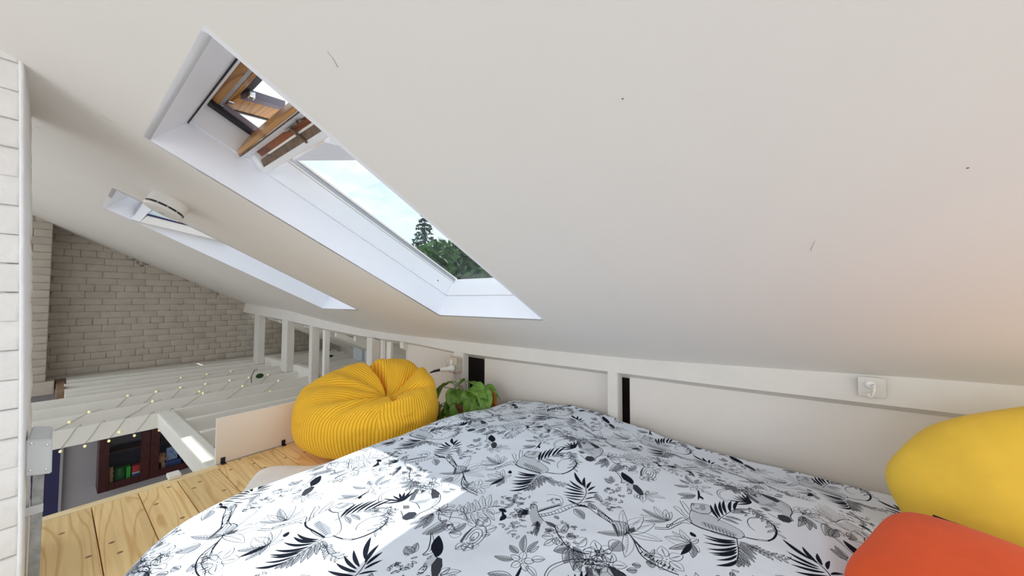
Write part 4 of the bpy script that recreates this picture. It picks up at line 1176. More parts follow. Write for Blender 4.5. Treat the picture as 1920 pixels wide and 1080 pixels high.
p|0|924.2 388.3 911.1 397.6|0.007,0
p|0|912.8 374.4 897.7 369.2|0.007,0
p|0|959.1 373.2 943.5 376.9|0.007,0
p|0|949.7 376.1 965.7 377.4|0.007,0
p|0.35|970.3 366.8 968.3 350.9|0.007,0
p|0|968.5 363.4 976.6 377.2|0.007,0
p|0.35|963 372.1 956.6 386.7|0.007,0
p|0.35|959 358.8 950 372.1|0.007,0
p|0|961.4 374.1 957.6 358.5|0.007,0
p|0|967.4 374.8 954.4 384.1|0.007,0
p|0|956.1 360.8 940.9 355.7|0.007,0
l|1.8|1447.9 390.9 1484.8 399.3 1522.8 398 1535.8 384.3 1532.5 366.7 1511.1 349.4 1472.9 343.4 1445.6 348.9 1439.3 363.2 1437.4 376.1|
l|1.8|1461.9 384.6 1486 389.9 1510.5 388.9 1518.8 380.1 1516.8 368.8 1503.1 357.5 1478.2 353.5 1460.2 357 1456.1 366.5 1454.9 374.9|
l|1.8|1474 379.1 1487.1 381.9 1500.2 381.3 1504.6 376.6 1503.6 370.6 1496.3 364.5 1482.9 362.3 1473 364.1 1470.8 369.3 1470.2 373.9|
f|0.8|1477.2 402.5 1504.6 402.8 1516.6 398.8 1474.5 393.2 1445.7 383.9 1447.3 394.5|
f|0.5|1473.8 381 1488.3 372.6 1470.5 359.8 1457.3 366.7|
p|0.3|1470.4 409.4 1454.3 443.5|0.03,0
p|0.3|1521.2 360.7 1557.1 345.5|0.03,0
p|0.3|1502.5 358.1 1518.8 340.6|0.02,0
p|0.3|1463.6 357.4 1441.7 339.9|0.03,0
p|0.3|1530.2 385.5 1576.8 396.1|0.05,0
p|0.3|1517.1 394.6 1549.4 414.6|0.05,0
p|0.3|1450.1 377.5 1415.3 379.3|0.03,0
p|0.3|1454.1 365.1 1423.3 355.1|0.035,0
p|0.7|1514.4 430.4 1453.8 441.5|0.024,0
l|2|1507.5 544.9 1541.9 506.1 1554.2 475.4 1528.7 438.1|
p|0.5|1493.6 490.4 1405.3 502.9|0.03,0
p|0.25|1462 480.1 1488.3 462.1|0.05,0
l|2|1503.4 535.7 1479.1 511.9 1485.6 487.8|
l|1.8|1533 507 1497.7 484.2|
l|2.4|1421.8 485.1 1400.8 463.8 1372.8 442.6 1350.9 439.1|
l|1.4|1426.5 484.8 1401.4 450 1370.7 433.5|
p|1|1370.3 398.3 1430.7 461.1|0.034,0
p|0.9|1362.7 397.8 1405.3 444.3|0.0124,0
f|0.95|1366 398.8 1368.6 383.2 1348.7 361.8 1316.1 345.6 1308.2 357.3 1323.6 377.1 1337 390.4|
f|0.15|1378.2 422.3 1374.1 404.4 1337 390.4 1310.4 386 1309.4 398.3 1330.6 411.2|
l|1.6|1364.4 424.8 1380.1 419.5 1369.3 399.7|
l|2|1306.7 402.3 1320.8 403.4 1326.2 395.3 1312.6 388.2 1301.2 391.1 1300.4 398.8|
d|1|1313.3 394.7|0.004
p|0.2|1320.8 343.7 1339.1 280.1|0.02,0
p|0.2|1323.8 344.5 1360.9 308.5|0.02,0
p|0.4|1316.5 339.6 1290.5 307.4|0.02,0
p|0.1|1305.7 350.5 1270.8 336.9|0.02,0
p|0.3|1326 346.6 1354.9 341.5|0.02,0
p|0.1|1308.2 357.3 1283 353.6|0.02,0
p|0.1|1308.9 366.8 1281.9 365.4|0.02,0
p|0|1326.3 466.9 1325 482.9|0.007,0
p|0.35|1349.7 435.9 1362.6 426.5|0.007,0
p|0|1319.8 426.5 1316.4 442.1|0.007,0
p|0|1345.2 415.5 1361.2 415.8|0.007,0
p|0.35|1268.9 420.4 1270.7 404.5|0.007,0
p|0.35|1302.6 424.3 1313.1 436.3|0.007,0
p|0|1286.9 469.6 1271.2 472.5|0.007,0
p|0.35|1291.4 473 1286.7 457.7|0.007,0
p|0|1276.9 474.2 1265.5 462.9|0.007,0
p|0|1306.8 386.4 1293.5 395.2|0.007,0
p|0|1261.5 460.7 1268.5 475.1|0.007,0
p|0.35|1273.5 447.4 1257.9 451.1|0.007,0
p|0|1292.8 433.5 1306.6 441.6|0.007,0
p|0.35|1296.4 425.2 1291.5 440.4|0.007,0
p|0.35|1336 443.8 1322.1 451.8|0.007,0
p|0.35|1261.6 411.9 1273.7 422.4|0.007,0
p|0|1279.8 404.3 1263.8 403.6|0.007,0
p|0|1332.6 407.5 1319.8 397.9|0.007,0
p|0|1281.4 443.9 1288.6 429.6|0.007,0
p|0|1293 451.2 1280.6 441.1|0.007,0
p|0.35|1269 440.3 1284.6 443.8|0.007,0
p|0|1297 460.2 1285.9 471.7|0.007,0
p|0.35|1279.3 465.3 1295.3 466.3|0.007,0
p|0|1288.6 450.6 1281.9 465.1|0.007,0
p|0.5|1338.3 463.7 1342.6 500|0.03,0
p|0.5|1342.5 463.5 1372.9 486.1|0.02,0
p|0.2|1511.9 -109.4 1567.6 -130.3|0.034,0
p|0.2|1511.9 -109.4 1554.3 -159|0.034,0
p|0.1|1511.9 -109.4 1558.4 -102.1|0.034,0
p|0.1|1511.9 -109.4 1507.1 -85.7|0.034,0
p|0.1|1511.9 -109.4 1505.8 -141.2|0.034,0
p|0.1|1511.9 -109.4 1520.5 -154.2|0.034,0
p|0.8|1489.1 -110.1 1410.1 -91.7|0.018,0
p|0.8|1489.1 -110.1 1406.7 -119|0.018,0
p|0.8|1489.1 -110.1 1424 -136|0.018,0
p|0.8|1489.1 -110.1 1444.2 -95.8|0.018,0
l|1.8|1501.9 -133.9 1507.6 -165.4 1523.1 -194.1 1524.7 -244.3|
l|1.6|1489.6 -139.1 1474.5 -164.9 1481.6 -190.9|
p|0.6|1482.8 -186.7 1410 -164.8|0.024,0
p|0.2|1487.9 -189.5 1476 -218.8|0.04,0
l|1.8|1433.7 94.1 1449 116.3 1476.4 131.5 1513.2 132.2 1553 108 1585.2 69.2 1597.1 12.8 1584 -37.6|
l|1.2|1446.8 96.2 1461.6 117.3 1484 125.8 1510.5 123.1 1547.8 103.1 1577 65.9|
f|0.15|1568.9 62.8 1587 19.2 1586.9 -34.3 1549.9 -73.3 1497.2 -82.1 1459.5 -76.3 1462.2 -60.4 1466.6 -32.4 1471.1 -3.6 1499.7 21.1|
f|0.95|1595.4 12.2 1589.2 -33.6 1566.1 -54.8 1546.4 -42.4 1564.4 -17.8|
f|0.85|1560.9 59.6 1565.8 41.3 1537 25.6 1508.1 5.3 1494.6 14.5 1519.3 33.5|
f|0.95|1569.1 35.1 1572.8 19 1547.2 14.8|
f|0.8|1464.9 7.9 1475.2 -11.3 1463.6 -26.8 1449.8 -11.5|
f|0.6|1505.1 -5.2 1530.6 -29 1555.5 -34.8 1516.7 -42.7 1493.8 -23|
f|0.95|1429.2 -41.1 1448 -41.1 1460.2 -56.7 1456.9 -71.6 1434.8 -78.6 1416.6 -68.9 1413.7 -52.9|
l|2.4|1568.9 62.8 1587 19.2 1586.9 -34.3 1550.3 -74 1497.2 -82.1 1462.7 -75.3 1436 -80.7|
l|2|1495.7 12.5 1497.3 -21.8 1482.1 -53.9|
l|2.2|1438.2 -15.8 1427.2 -37.4 1418.8 -49|
l|1.5|1564 -50.8 1571.7 -58.6|
l|1.5|1555 -55.4 1562.2 -62.4|
l|1.5|1546.2 -59.9 1552.9 -66|
l|1.5|1537.5 -64.3 1543.7 -69.7|
l|1.5|1528.9 -68.7 1534.7 -73.2|
l|1.5|1520.5 -73 1525.8 -76.7|
l|1.5|1512.2 -77.2 1517 -80.2|
l|1.5|1504 -81.4 1508.4 -83.6|
l|1.5|1495.9 -85.5 1499.8 -87|
p|0.95|1485.3 28.9 1510.4 84.5|0.0099,0
p|0.95|1485.3 28.9 1524.1 72.6|0.0099,0
p|0.95|1485.3 28.9 1454.7 102.4|0.0099,0
p|0.95|1485.3 28.9 1437.1 72.2|0.0099,0
p|0.95|1485.3 28.9 1485.6 88.8|0.0099,0
p|0.95|1485.3 28.9 1545.9 61.2|0.0099,0
p|0.95|1485.3 28.9 1549.6 45.2|0.0099,0
l|0.9|1441.8 36.1 1415.8 11.6 1381.4 -19.6 1327.5 -32.1|
p|0.3|1439 33.4 1408.2 34.9|0.008,0
p|0.3|1433.4 28.2 1433 1.7|0.008,0
p|0.3|1427.8 23 1397 24.4|0.008,0
p|0.3|1422.3 17.7 1421.8 -10.5|0.008,0
p|0.3|1416.7 12.5 1388.7 13.8|0.008,0
p|0.3|1409.6 6 1408.8 -17|0.008,0
p|0.3|1402.2 -0.6 1371.4 1.3|0.008,0
p|0.3|1394.9 -7.3 1394.2 -28.2|0.008,0
p|0.3|1387.5 -14 1364.1 -12.6|0.008,0
p|0.3|1379.4 -20.1 1366.3 -41.7|0.008,0
p|0.3|1367.9 -22.7 1343.6 -7.1|0.008,0
p|0.3|1356.3 -25.4 1344.5 -45|0.008,0
p|0.3|1344.8 -28.1 1319.8 -12|0.008,0
p|0.3|1333.2 -30.8 1317.2 -57.3|0.008,0
p|0.35|1387.3 19 1398.3 7.3|0.007,0
p|0.35|1405.5 53.5 1389.5 52.2|0.007,0
p|0.35|1402 17.7 1407.6 2.6|0.007,0
p|0.35|1415.4 21 1407.9 6.9|0.007,0
p|0|1437.5 12.8 1437.7 -3.2|0.007,0
p|0|1426 13.2 1421 28.4|0.007,0
p|0|1409.7 5.9 1404.8 -9.3|0.007,0
p|0.35|1426.2 39.7 1438.4 29.3|0.007,0
p|0|1417.8 12.9 1415.9 -3|0.007,0
p|0.35|1388.9 40.7 1373.6 45.5|0.007,0
p|0.35|1400.4 45.4 1390.4 57.9|0.007,0
p|0|1404 53.7 1400.2 69.2|0.007,0
p|0.4|1377.5 -12.5 1392 -45.6|0.016,0
p|0.4|1692.2 -78.5 1707.2 -51.5|0.01,0
p|0.4|1692.2 -78.5 1723 -77.9|0.01,0
p|0.4|1692.2 -78.5 1657.5 -84.2|0.01,0
p|0.4|1692.2 -78.5 1682.3 -59.3|0.01,0"""
PXM = 2.35                                      # pixels per millimetre
IW, IH = int(round(2 * TW * 1000 * PXM)), int(round(THH * 1000 * PXM))
ink = np.zeros((IH, IW), np.float32)
def blend(x0, y0, A):
    h, w = A.shape
    xi = (np.arange(x0, x0 + w)) % IW; yi = (np.arange(y0, y0 + h)) % IH
    ix = np.ix_(yi, xi); ink[ix] = np.maximum(ink[ix], A)
def seg(p, q, w0, w1, val=1.0):
    p = np.array(p) * PXM; q = np.array(q) * PXM; w0 *= PXM / 2; w1 *= PXM / 2
    pad = max(w0, w1) + 1.5
    x0, y0 = np.floor(np.minimum(p, q) - pad).astype(int); x1, y1 = np.ceil(np.maximum(p, q) + pad).astype(int)
    X, Y = np.meshgrid(np.arange(x0, x1 + 1) + .5, np.arange(y0, y1 + 1) + .5)
    d = q - p; l2 = max(float(d @ d), 1e-6); t = np.clip(((X - p[0]) * d[0] + (Y - p[1]) * d[1]) / l2, 0, 1)
    D = np.hypot(X - p[0] - t * d[0], Y - p[1] - t * d[1]); W_ = w0 + (w1 - w0) * t
    blend(x0, y0, np.clip(W_ - D + .5, 0, 1).astype(np.float32) * val)
def pline(pts, w, val=1.0, taper=False):
    n = len(pts) - 1
    for i in range(n):
        a, b = (1, 1) if not taper else (max(.25, math.sin(math.pi * (i + .15) / (n + .3))), max(.25, math.sin(math.pi * (i + 1.15) / (n + .3))))
        seg(pts[i], pts[i + 1], w * a, w * b, val)
def fillp(pts, val):
    P = np.array(pts) * PXM; x0, y0 = np.floor(P.min(0)).astype(int) - 1; x1, y1 = np.ceil(P.max(0)).astype(int) + 1
    X, Y = np.meshgrid(np.arange(x0, x1 + 1) + .5, np.arange(y0, y1 + 1) + .5); ins = np.zeros(X.shape, bool)
    for (ax, ay), (bx, by) in zip(P, np.roll(P, -1, 0)):
        if ay == by: continue
        c = ((ay > Y) != (by > Y)) & (X < (bx - ax) * (Y - ay) / (by - ay) + ax); ins ^= c
    A = ins.astype(np.float32) * val
    if val < .8:                     # engraved shading: fine parallel hatching instead of a flat tone
        hat = (np.sin((X * .62 + Y * .78) * 2 * math.pi / (PXM * 2.3)) * .5 + .5)
        A = ins * (np.where(hat > 1 - val, .85, .08)).astype(np.float32)
    blend(x0, y0, A)
def smooth(pts, k=4):
    if len(pts) < 3: return pts
    out = []; n = len(pts); P = [np.array(p) for p in pts]
    for i in range(n - 1):
        p0, p1, p2, p3 = P[max(i - 1, 0)], P[i], P[i + 1], P[min(i + 2, n - 1)]
        for j in range(k):
            t = j / k; out.append(.5 * ((2 * p1) + (-p0 + p2) * t + (2 * p0 - 5 * p1 + 4 * p2 - p3) * t * t + (-p0 + 3 * p1 - 3 * p2 + p3) * t ** 3))
    out.append(P[-1]); return out
def pleaf(B0, T0, w, shade, bend):
    B0, T0 = np.array(B0), np.array(T0); D = T0 - B0; L = max(np.hypot(*D), .1); Nn = np.array([-D[1], D[0]]) / L; w *= 1000
    ts = np.linspace(0, 1, 12); mid = [B0 + D * t + Nn * L * (bend + .05) * math.sin(math.pi * t) for t in ts]
    prof = [math.sin(math.pi * t ** .85) ** .8 if 0 < t < 1 else 0 for t in ts]
    up_ = [m + Nn * w / 2 * p for m, p in zip(mid, prof)]; dn = [m - Nn * w / 2 * p for m, p in zip(mid, prof)]
    if shade >= .84: fillp(up_ + dn[::-1], 1.0)
    else:
        if shade >= .5: fillp(up_ + mid[::-1], .62); fillp([mid[k] + (dn[k] - mid[k]) * .55 for k in range(12)] + mid[::-1], .5)
        pline(up_, 1.25); pline(dn, 1.8); pline(mid[:-2], .9)
        if shade > 0:
            n = int(L / (1.7 if shade < .5 else 1.25))
            for i in range(1, n):
                t = i / n; k = min(int(t * 11), 10); m = mid[k]; wd = w / 2 * prof[k]
                a = min(1, shade * 1.4 + .2 - t * .3)
                if a > .15: seg(m, m - Nn * wd * a * .9 + D / L * wd * .7, 1.1, .5)
                if shade > .5: seg(m, m + Nn * wd * a * .7 + D / L * wd * .7, 1.1, .5)
prims = []
for ln in PRINT.strip().split('\n'):
    k, a, c, ex = ln.split('|'); v = [float(z) for z in c.split()]; prims.append((k, float(a), list(zip(v[::2], v[1::2])), [float(z) for z in ex.split(',')] if ex else []))
for ox, oy in ((0, 0), (TW * 1000, THH * 500)):
    for k, a, pts, ex in prims:
        pts = [(x + ox, y + oy) for x, y in pts]
        if k == 'l': pline(smooth(pts), a * 1.15 + .25)
        elif k == 'f': fillp(pts, a)
        elif k == 'p': pleaf(pts[0], pts[1], ex[0], a, ex[1])
        elif k == 'd': seg(pts[0], (pts[0][0] + .1, pts[0][1]), 4, 4)
img = bpy.data.images.new('toile_print', IW, IH, alpha=False, float_buffer=False); img.colorspace_settings.name = 'Non-Color'
px = np.ones((IH, IW, 4), np.float32); px[..., :3] = ink[..., None]; img.pixels.foreach_set(px.ravel()); img.update(); img.pack()

md, ntd, bd = mat_base('printed_cotton', (.8, .82, .85), 0.9, 0.04)
bd.inputs['Sheen Weight'].default_value = 0.0
uvn = N(ntd, 'ShaderNodeUVMap', uv_map='print'); it = N(ntd, 'ShaderNodeTexImage'); it.image = img; it.interpolation = 'Linear'
ntd.links.new(uvn.outputs[0], it.inputs[0])
mxd = N(ntd, 'ShaderNodeMix', data_type='RGBA'); mxd.inputs['A'].default_value = (.73, .79, .885, 1); mxd.inputs['B'].default_value = (.012, .015, .026, 1)
ntd.links.new(it.outputs[0], mxd.inputs['Factor']); ntd.links.new(mxd.outputs['Result'], bd.inputs['Base Color'])
gg = N(ntd, 'ShaderNodeNewGeometry'); nn = N(ntd, 'ShaderNodeTexNoise', Scale=9.0, Detail=4.0, Roughness=.55); ntd.links.new(gg.outputs['Position'], nn.inputs['Vector'])
bpn = N(ntd, 'ShaderNodeBump', Strength=.35, Distance=.012); ntd.links.new(nn.outputs['Fac'], bpn.inputs['Height']); ntd.links.new(bpn.outputs[0], bd.inputs['Normal'])
dv = link('duvet', me, md); tag(dv, 'white duvet printed with black climbing animals, birds and jungle leaves', 'duvet')
mt = box('mattress', .36, 2.07, -1.2, 1.30, .004, .10, M['mattress'], None, .03); tag(mt, 'pale mattress lying on the floor under the printed duvet', 'mattress')

# ------------------------------------------------------------------ white sheepskin on the boards
ctr = [(0.30, 1.34), (0.29, 1.62), (0.37, 1.74), (0.455, 1.84), (0.515, 1.95), (0.56, 2.06), (0.62, 2.17), (0.70, 2.29), (0.745, 2.315), (0.80, 2.29), (0.90, 2.16), (0.96, 2.11), (1.10, 2.07), (1.25, 2.0), (1.35, 1.8), (1.3, 1.4), (.8, 1.34)]
ctr = [tuple(p) for p in smooth([np.array(p) for p in ctr + [ctr[0]]], 6)][:-1]
cx, cy = .8, 1.75
V = []; F = []; n = len(ctr); rings = [1.0, .985, .95, .88, .75, .5, .25]
for r, z in zip(rings, [.001, .010, .018, .021, .022, .022, .022]):
    for i, (x, y) in enumerate(ctr):
        w = 1 + (.006 * noise.noise(Vector((i * .9, 0, 0))) if r > .9 else 0)
        V.append((cx + (x - cx) * r * w, cy + (y - cy) * r * w, z + (.004 * noise.noise(Vector((x * r * 12, y * r * 12, 0))) if r < .97 else 0)))
for k in range(len(rings) - 1):
    for i in range(n): F.append((k * n + i, k * n + (i + 1) % n, (k + 1) * n + (i + 1) % n, (k + 1) * n + i))
F.append(tuple((len(rings) - 1) * n + i for i in range(n)))
rg = obj('sheepskin_rug', V, F, M['rug'], None, True); tag(rg, 'white fleecy rug on the floorboards between bed and beanbag', 'rug')

# ------------------------------------------------------------------ corduroy beanbag
BC = Vector((1.305, 2.17, 0)); BRX, BRY, BH = .455, .400, .487
az_view = math.atan2(BC.y, BC.x)
NA, NP = 360, 150
prof = [(0.0, 0.005), (.45, .004), (.66, .010), (.80, .045), (.90, .12), (.965, .22), (1.0, .34), (1.005, .46), (.985, .58), (.94, .70), (.87, .81), (.77, .895), (.64, .955), (.50, .985), (.36, .985), (.24, .955), (.13, .905), (.05, .865), (.0, .85)]
pr = smooth([np.array(p) for p in prof], 12); pr = np.array(pr)
dl = np.r_[0, np.cumsum(np.hypot(*(np.diff(pr, axis=0).T)))]; tt = np.linspace(0, dl[-1], NP)
pR = np.interp(tt, dl, pr[:, 0]); pZ = np.interp(tt, dl, pr[:, 1])
ex_, ey_ = Vector((-math.sin(az_view), math.cos(az_view), 0)) * -1, Vector((-math.cos(az_view), -math.sin(az_view), 0))   # image right, toward camera
def bb(i, k):
    a = 2 * math.pi * k / NA; r, z = pR[i], pZ[i]
    # local axes: X = right in view, Y = toward the camera; the gather sits right of centre and towards the back
    gx, gy = .13, .13
    f = max(0, min(1, (z - .55) / .45)) if tt[i] > dl[-1] * .45 else 0
    f = f * f * (3 - 2 * f)
    g = f * max(0.0, 1 - r) ** .7
    X = r * math.cos(a) * .452 + gx * g; Y = r * math.sin(a) * .40 + gy * g; Z = z * BH
    
    # back higher than the front, right higher
    Z *= 1 + (.045 - .26 * math.sin(a)) * r * max(0, min(1, (z - .3) * 2.2)) + .03 * math.cos(a + .5) * r - .30 * f * max(0.0, 1 - r)
    # creases: angular gaussians, deeper near the gather
    def cr(ac, w, dep, z0=.62, z1=1.0, rc=.35, rw=.4):
        d = (a - ac + math.pi) % (2 * math.pi) - math.pi
        return dep * math.exp(-(d / w) ** 2) * math.exp(-((r - rc) / rw) ** 2) * (f > 0) * min(1, f * 1.6)
    dep = cr(R_(262), .10, .13, rc=.45, rw=.5) + cr(R_(300), .30, -.02, rc=.5) + cr(R_(20), .16, .055, rc=.4) + cr(R_(325), .14, .055, rc=.45, rw=.35) + cr(R_(75), .12, .06, rc=.25, rw=.25) + cr(R_(150), .22, .045, rc=.45) + cr(R_(190), .18, .03, rc=.6) + cr(R_(120), .12, .025, rc=.6) + cr(R_(225), .25, .03, rc=.5)
    Z -= dep
    lump = .012 * noise.noise(Vector((X * 6, Y * 6, Z * 6 + 2))) + .007 * noise.noise(Vector((X * 14, Y * 14, Z * 9)))
    # drapery wrinkles low on the sides
    wr = .010 * math.sin(Z * 75 + 3 * math.cos(a * 2)) * max(0, noise.noise(Vector((X * 4, Y * 4 + 9, Z * 3)))) * 2 * (z < .6)
    sc = 1 + (lump + wr) / max(.15, math.hypot(X, Y)) * (r > .3)
    X *= sc; Y *= sc; Z += lump * (z > .5)
    p = BC + ex_ * X + ey_ * Y
    if p.x < 1.22 and p.y > 2.592: p.y = 2.592
    return (p.x, p.y, max(.0, Z) * (1 - .0235 / BH) + .0235)
V = [bb(i, k) for i in range(NP) for k in range(NA)]
F = []; uvb = []
def ribu(i, k):
    sec = 6; a = 2 * math.pi * k / NA; return a
for i in range(NP - 1):
    for k in range(NA):
        F.append((i * NA + k, i * NA + (k + 1) % NA, (i + 1) * NA + (k + 1) % NA, (i + 1) * NA + k))
        am = (k + .5) / NA * 360; c = math.floor((am - 25) / 60) * 60 + 55
        for (ii, kk) in ((i, k), (i, k + 1), (i + 1, k + 1), (i + 1, k)):
            aa = R_(360 * kk / NA - c)
            rr = pR[ii] * .46
            # ribs run down the sides, parallel to the middle of each panel on the top
            w_ = min(1, max(0, (pR[ii] - .25) / .5)) if tt[ii] > dl[-1] * .5 else 1
            uvb.append((.46 * math.sin(aa) * (.35 + .65 * pR[ii]) if tt[ii] > dl[-1] * .5 else .46 * aa * .98, tt[ii] * .45))
me = mesh('beanbag', V, F, True)
ul = me.uv_layers.new(name='rib'); ul.data.foreach_set('uv', np.array(uvb, dtype=np.float32).ravel())
mc, ntc, bc = mat_base('mustard_corduroy', (.78, .44, .035), .85, .1); bc.inputs['Sheen Weight'].default_value = .25; bc.inputs['Sheen Tint'].default_value = (1, .7, .2, 1)
uvn = N(ntc, 'ShaderNodeUVMap', uv_map='rib'); sx = N(ntc, 'ShaderNodeSeparateXYZ'); ntc.links.new(uvn.outputs[0], sx.inputs[0])
mu = N(ntc, 'ShaderNodeMath', operation='MULTIPLY'); mu.inputs[1].default_value = 2 * math.pi / .0195; ntc.links.new(sx.outputs[0], mu.inputs[0])
sn = N(ntc, 'ShaderNodeMath', operation='SINE'); ntc.links.new(mu.outputs[0], sn.inputs[0])
mr = N(ntc, 'ShaderNodeMapRange'); mr.inputs['From Min'].default_value = -1; ntc.links.new(sn.outputs[0], mr.inputs['Value'])
rp = N(ntc, 'ShaderNodeValToRGB'); rp.color_ramp.elements[0].position = .0; rp.color_ramp.elements[0].color = (.66, .31, .010, 1); rp.color_ramp.elements[1].position = .45; rp.color_ramp.elements[1].color = (.93, .54, .045, 1)
ntc.links.new(mr.outputs[0], rp.inputs[0]); ntc.links.new(rp.outputs[0], bc.inputs['Base Color'])
bp = N(ntc, 'ShaderNodeBump', Strength=.7, Distance=.004); ntc.links.new(mr.outputs[0], bp.inputs['Height']); ntc.links.new(bp.outputs[0], bc.inputs['Normal'])
bbo = link('beanbag', me, mc); tag(bbo, 'big mustard yellow corduroy beanbag with a gathered top', 'beanbag')

# ------------------------------------------------------------------ cushions
def cushion(name, c, ex, ey, w, h, t, mat, label, seed, sag=0.0, pinch=.06, rnd=.12):
    ex = Vector(ex).normalized(); ey = Vector(ey); ey = (ey - ex * ey.dot(ex)).normalized(); ez = ex.cross(ey)
    n = 44; V = []; F = []
    for side in (1, -1):
        for j in range(n + 1):
            for i in range(n + 1):
                u, v = 2 * i / n - 1, 2 * j / n - 1
                uu = math.sin(u * math.pi / 2); vv = math.sin(v * math.pi / 2)
                e = (1 - abs(uu) ** 2.6) * (1 - abs(vv) ** 2.6); th = t * max(0, e) ** .42
                px_ = uu * w * (1 - rnd * vv ** 4) * (1 - pinch * (1 - vv * vv)); py_ = vv * h * (1 - rnd * uu ** 4) * (1 - pinch * (1 - uu * uu))
                nz_ = .03 * t * 6 * noise.noise(Vector((px_ * 5 + seed, py_ * 5, side))) * e ** .5
                p = Vector(c) + ex * px_ + ey * py_ + ez * (side * (th + nz_ * .4) + sag * (uu * uu + vv * vv))
                V.append(p)
    m = (n + 1) ** 2
    for s in range(2):
        for j in range(n):
            for i in range(n):
                a = s * m + j * (n + 1) + i; q = (a, a + 1, a + n + 2, a + n + 1); F.append(q if s == 0 else q[::-1])
    bm = bmesh.new(); me = mesh(name, V, F, True); bm.from_mesh(me); bmesh.ops.remove_doubles(bm, verts=bm.verts[:], dist=.0004)
    o = bm_obj(name, bm, mat, None, True); tag(o, label, 'cushion'); return o
yc = cushion('cushion', (1.73, -.73, .405), (.10, .90, -.42), (.33, .42, .85), .41, .27, .13, M['yellow'], 'large bright yellow cushion leaning against the knee wall', 3, 0, .0, .26)
oc = cushion('cushion', (1.195, -.52, .277), (-.86, .40, -.10), (.25, .95, .10), .27, .36, .075, M['orange'], 'orange-red cushion lying in front of the yellow one', 8, 0, .03, .13)
zp = tube('zip', [(1.497, -.362, .366), (1.487, -.39, .364), (1.487, -.42, .360)], .003, M['black'], yc, 6)

# ------------------------------------------------------------------ potted plant
pt = empty('potted_plant', (1.88, 1.80, 0), 'leafy green trailing plant in a brown pot between beanbag and wall', 'plant')
Mp = Matrix.Translation((1.93, 1.86, 0.002))
lathe('pot', [(0, 0), (.075, 0), (.08, .005), (.105, .16), (.112, .162), (.112, .185), (.100, .185), (.098, .165), (0, .165)], M['pot'], pt, 32, Mp)
lathe('soil', [(0, .168), (.098, .168)], M['soil'], pt, 24, Mp)
def leafmesh(L, W, droop, fold, seed):
    n, k = 12, 6; V = []; F = []; rs = random.Random(seed)
    for i in range(n + 1):
        t = i / n; w = W * (math.sin(math.pi * min(1, t * 1.02 + .02) ** .62) ** .9) * (1 if t < .98 else .1)
        for j in range(-k, k + 1):
            s = j / k
            back = -.12 * L * (abs(s) ** 2) * (1 - t) * (t < .35)
            x = t * L + back; y = s * w; z = fold * abs(s) * w * 1.1 - droop * L * t * t + .006 * math.sin(t * 9 + s * 3 + seed)
            V.append((x, y, z))
    m = 2 * k + 1
    for i in range(n):
        for j in range(m - 1): F.append((i * m + j, i * m + j + 1, (i + 1) * m + j + 1, (i + 1) * m + j))
    return V, F
def put_leaf(p, d, L, W, droop, fold, roll, mat, seed, root=None):
    V, F = leafmesh(L, W, droop, fold, seed); d = Vector(d).normalized(); side = d.cross(Vector((0, 0, 1)))
    side = side.normalized() if side.length > .1 else Vector((0, 1, 0)); nrm = side.cross(d)
    q = Matrix.Rotation(roll, 3, d); side = q @ side; nrm = q @ nrm; p = Vector(p)
    o = obj('leaf', [p + d * x + side * y + nrm * z for x, y, z in V], F, mat, pt, True)
    mid = (Vector(root or (1.93, 1.86, .17)) + p) / 2 + Vector((0, 0, .05))
    tube('stem', [root or (1.93 + random.uniform(-.03, .03), 1.86 + random.uniform(-.03, .03), .165), mid, p], [.0035, .003, .0025], M['stem'], pt, 6)
# position, direction, length, half width, droop, fold, roll
LV = [((1.87, 2.09, .275), (-.3, .25, -.8), .13, .048, .2, .3, .5, 'leafg'), ((1.83, 2.06, .15), (-.1, .0, -1), .19, .040, .05, .3, .3, 'leafg'),
      ((1.84, 1.96, .19), (-.1, -.1, -1), .15, .045, .05, .3, -.2, 'leafg'), ((1.93, 1.90, .345), (-.5, .35, -.35), .12, .055, .3, .2, .2, 'leafg'),
      ((1.88, 1.95, .265), (-.4, -.35, -.75), .15, .058, .2, .25, .0, 'leafg'), ((1.90, 1.82, .27), (-.5, -.55, -.6), .15, .050, .2, .3, .2, 'leafg'),
      ((1.84, 1.88, .17), (-.2, -.3, -.8), .14, .055, .2, .25, .1, 'leafg'), ((1.86, 1.75, .22), (-.5, -.3, -.7), .14, .052, .3, .25, -.3, 'leafg'),
      ((1.90, 1.78, .32), (-.2, -.9, -.1), .13, .048, .5, .2, .5, 'leafg'), ((1.92, 1.69, .29), (-.3, -.5, -.7), .14, .046, .2, .3, .3, 'leafg'),
      ((1.95, 1.66, .28), (-.1, -.5, -.9), .12, .036, .3, .6, .8, 'leafb'), ((1.94, 1.85, .33), (-.1, -.7, .15), .12, .045, .6, .3, -.2, 'leafg'),
      ((1.84, 1.80, .12), (-.4, -.5, -.5), .13, .050, .3, .2, .0, 'leafg'), ((1.90, 2.0, .31), (-.3, .6, .0), .12, .048, .6, .3, .1, 'leafg'),
      ((1.97, 1.74, .30), (.1, -.8, .1), .12, .045, .6, .3, .1, 'leafg'), ((1.86, 2.02, .12), (-.3, .2, -.9), .14, .040, .1, .3, .6, 'leafg'),
      ((1.85, 1.68, .20), (-.3, -.5, -.8), .12, .042, .2, .3, .0, 'leafg')]
for i, (p, d, L, W, dr_, fo, ro, mm) in enumerate(LV): put_leaf(p, d, L * 1.15, W * 1.22, dr_, fo, ro, M[mm], i)
put_leaf((1.96, 2.02, .30), (-.2, .35, .3), .05, .010, -.2, .3, 0, M['paperm'], 33)

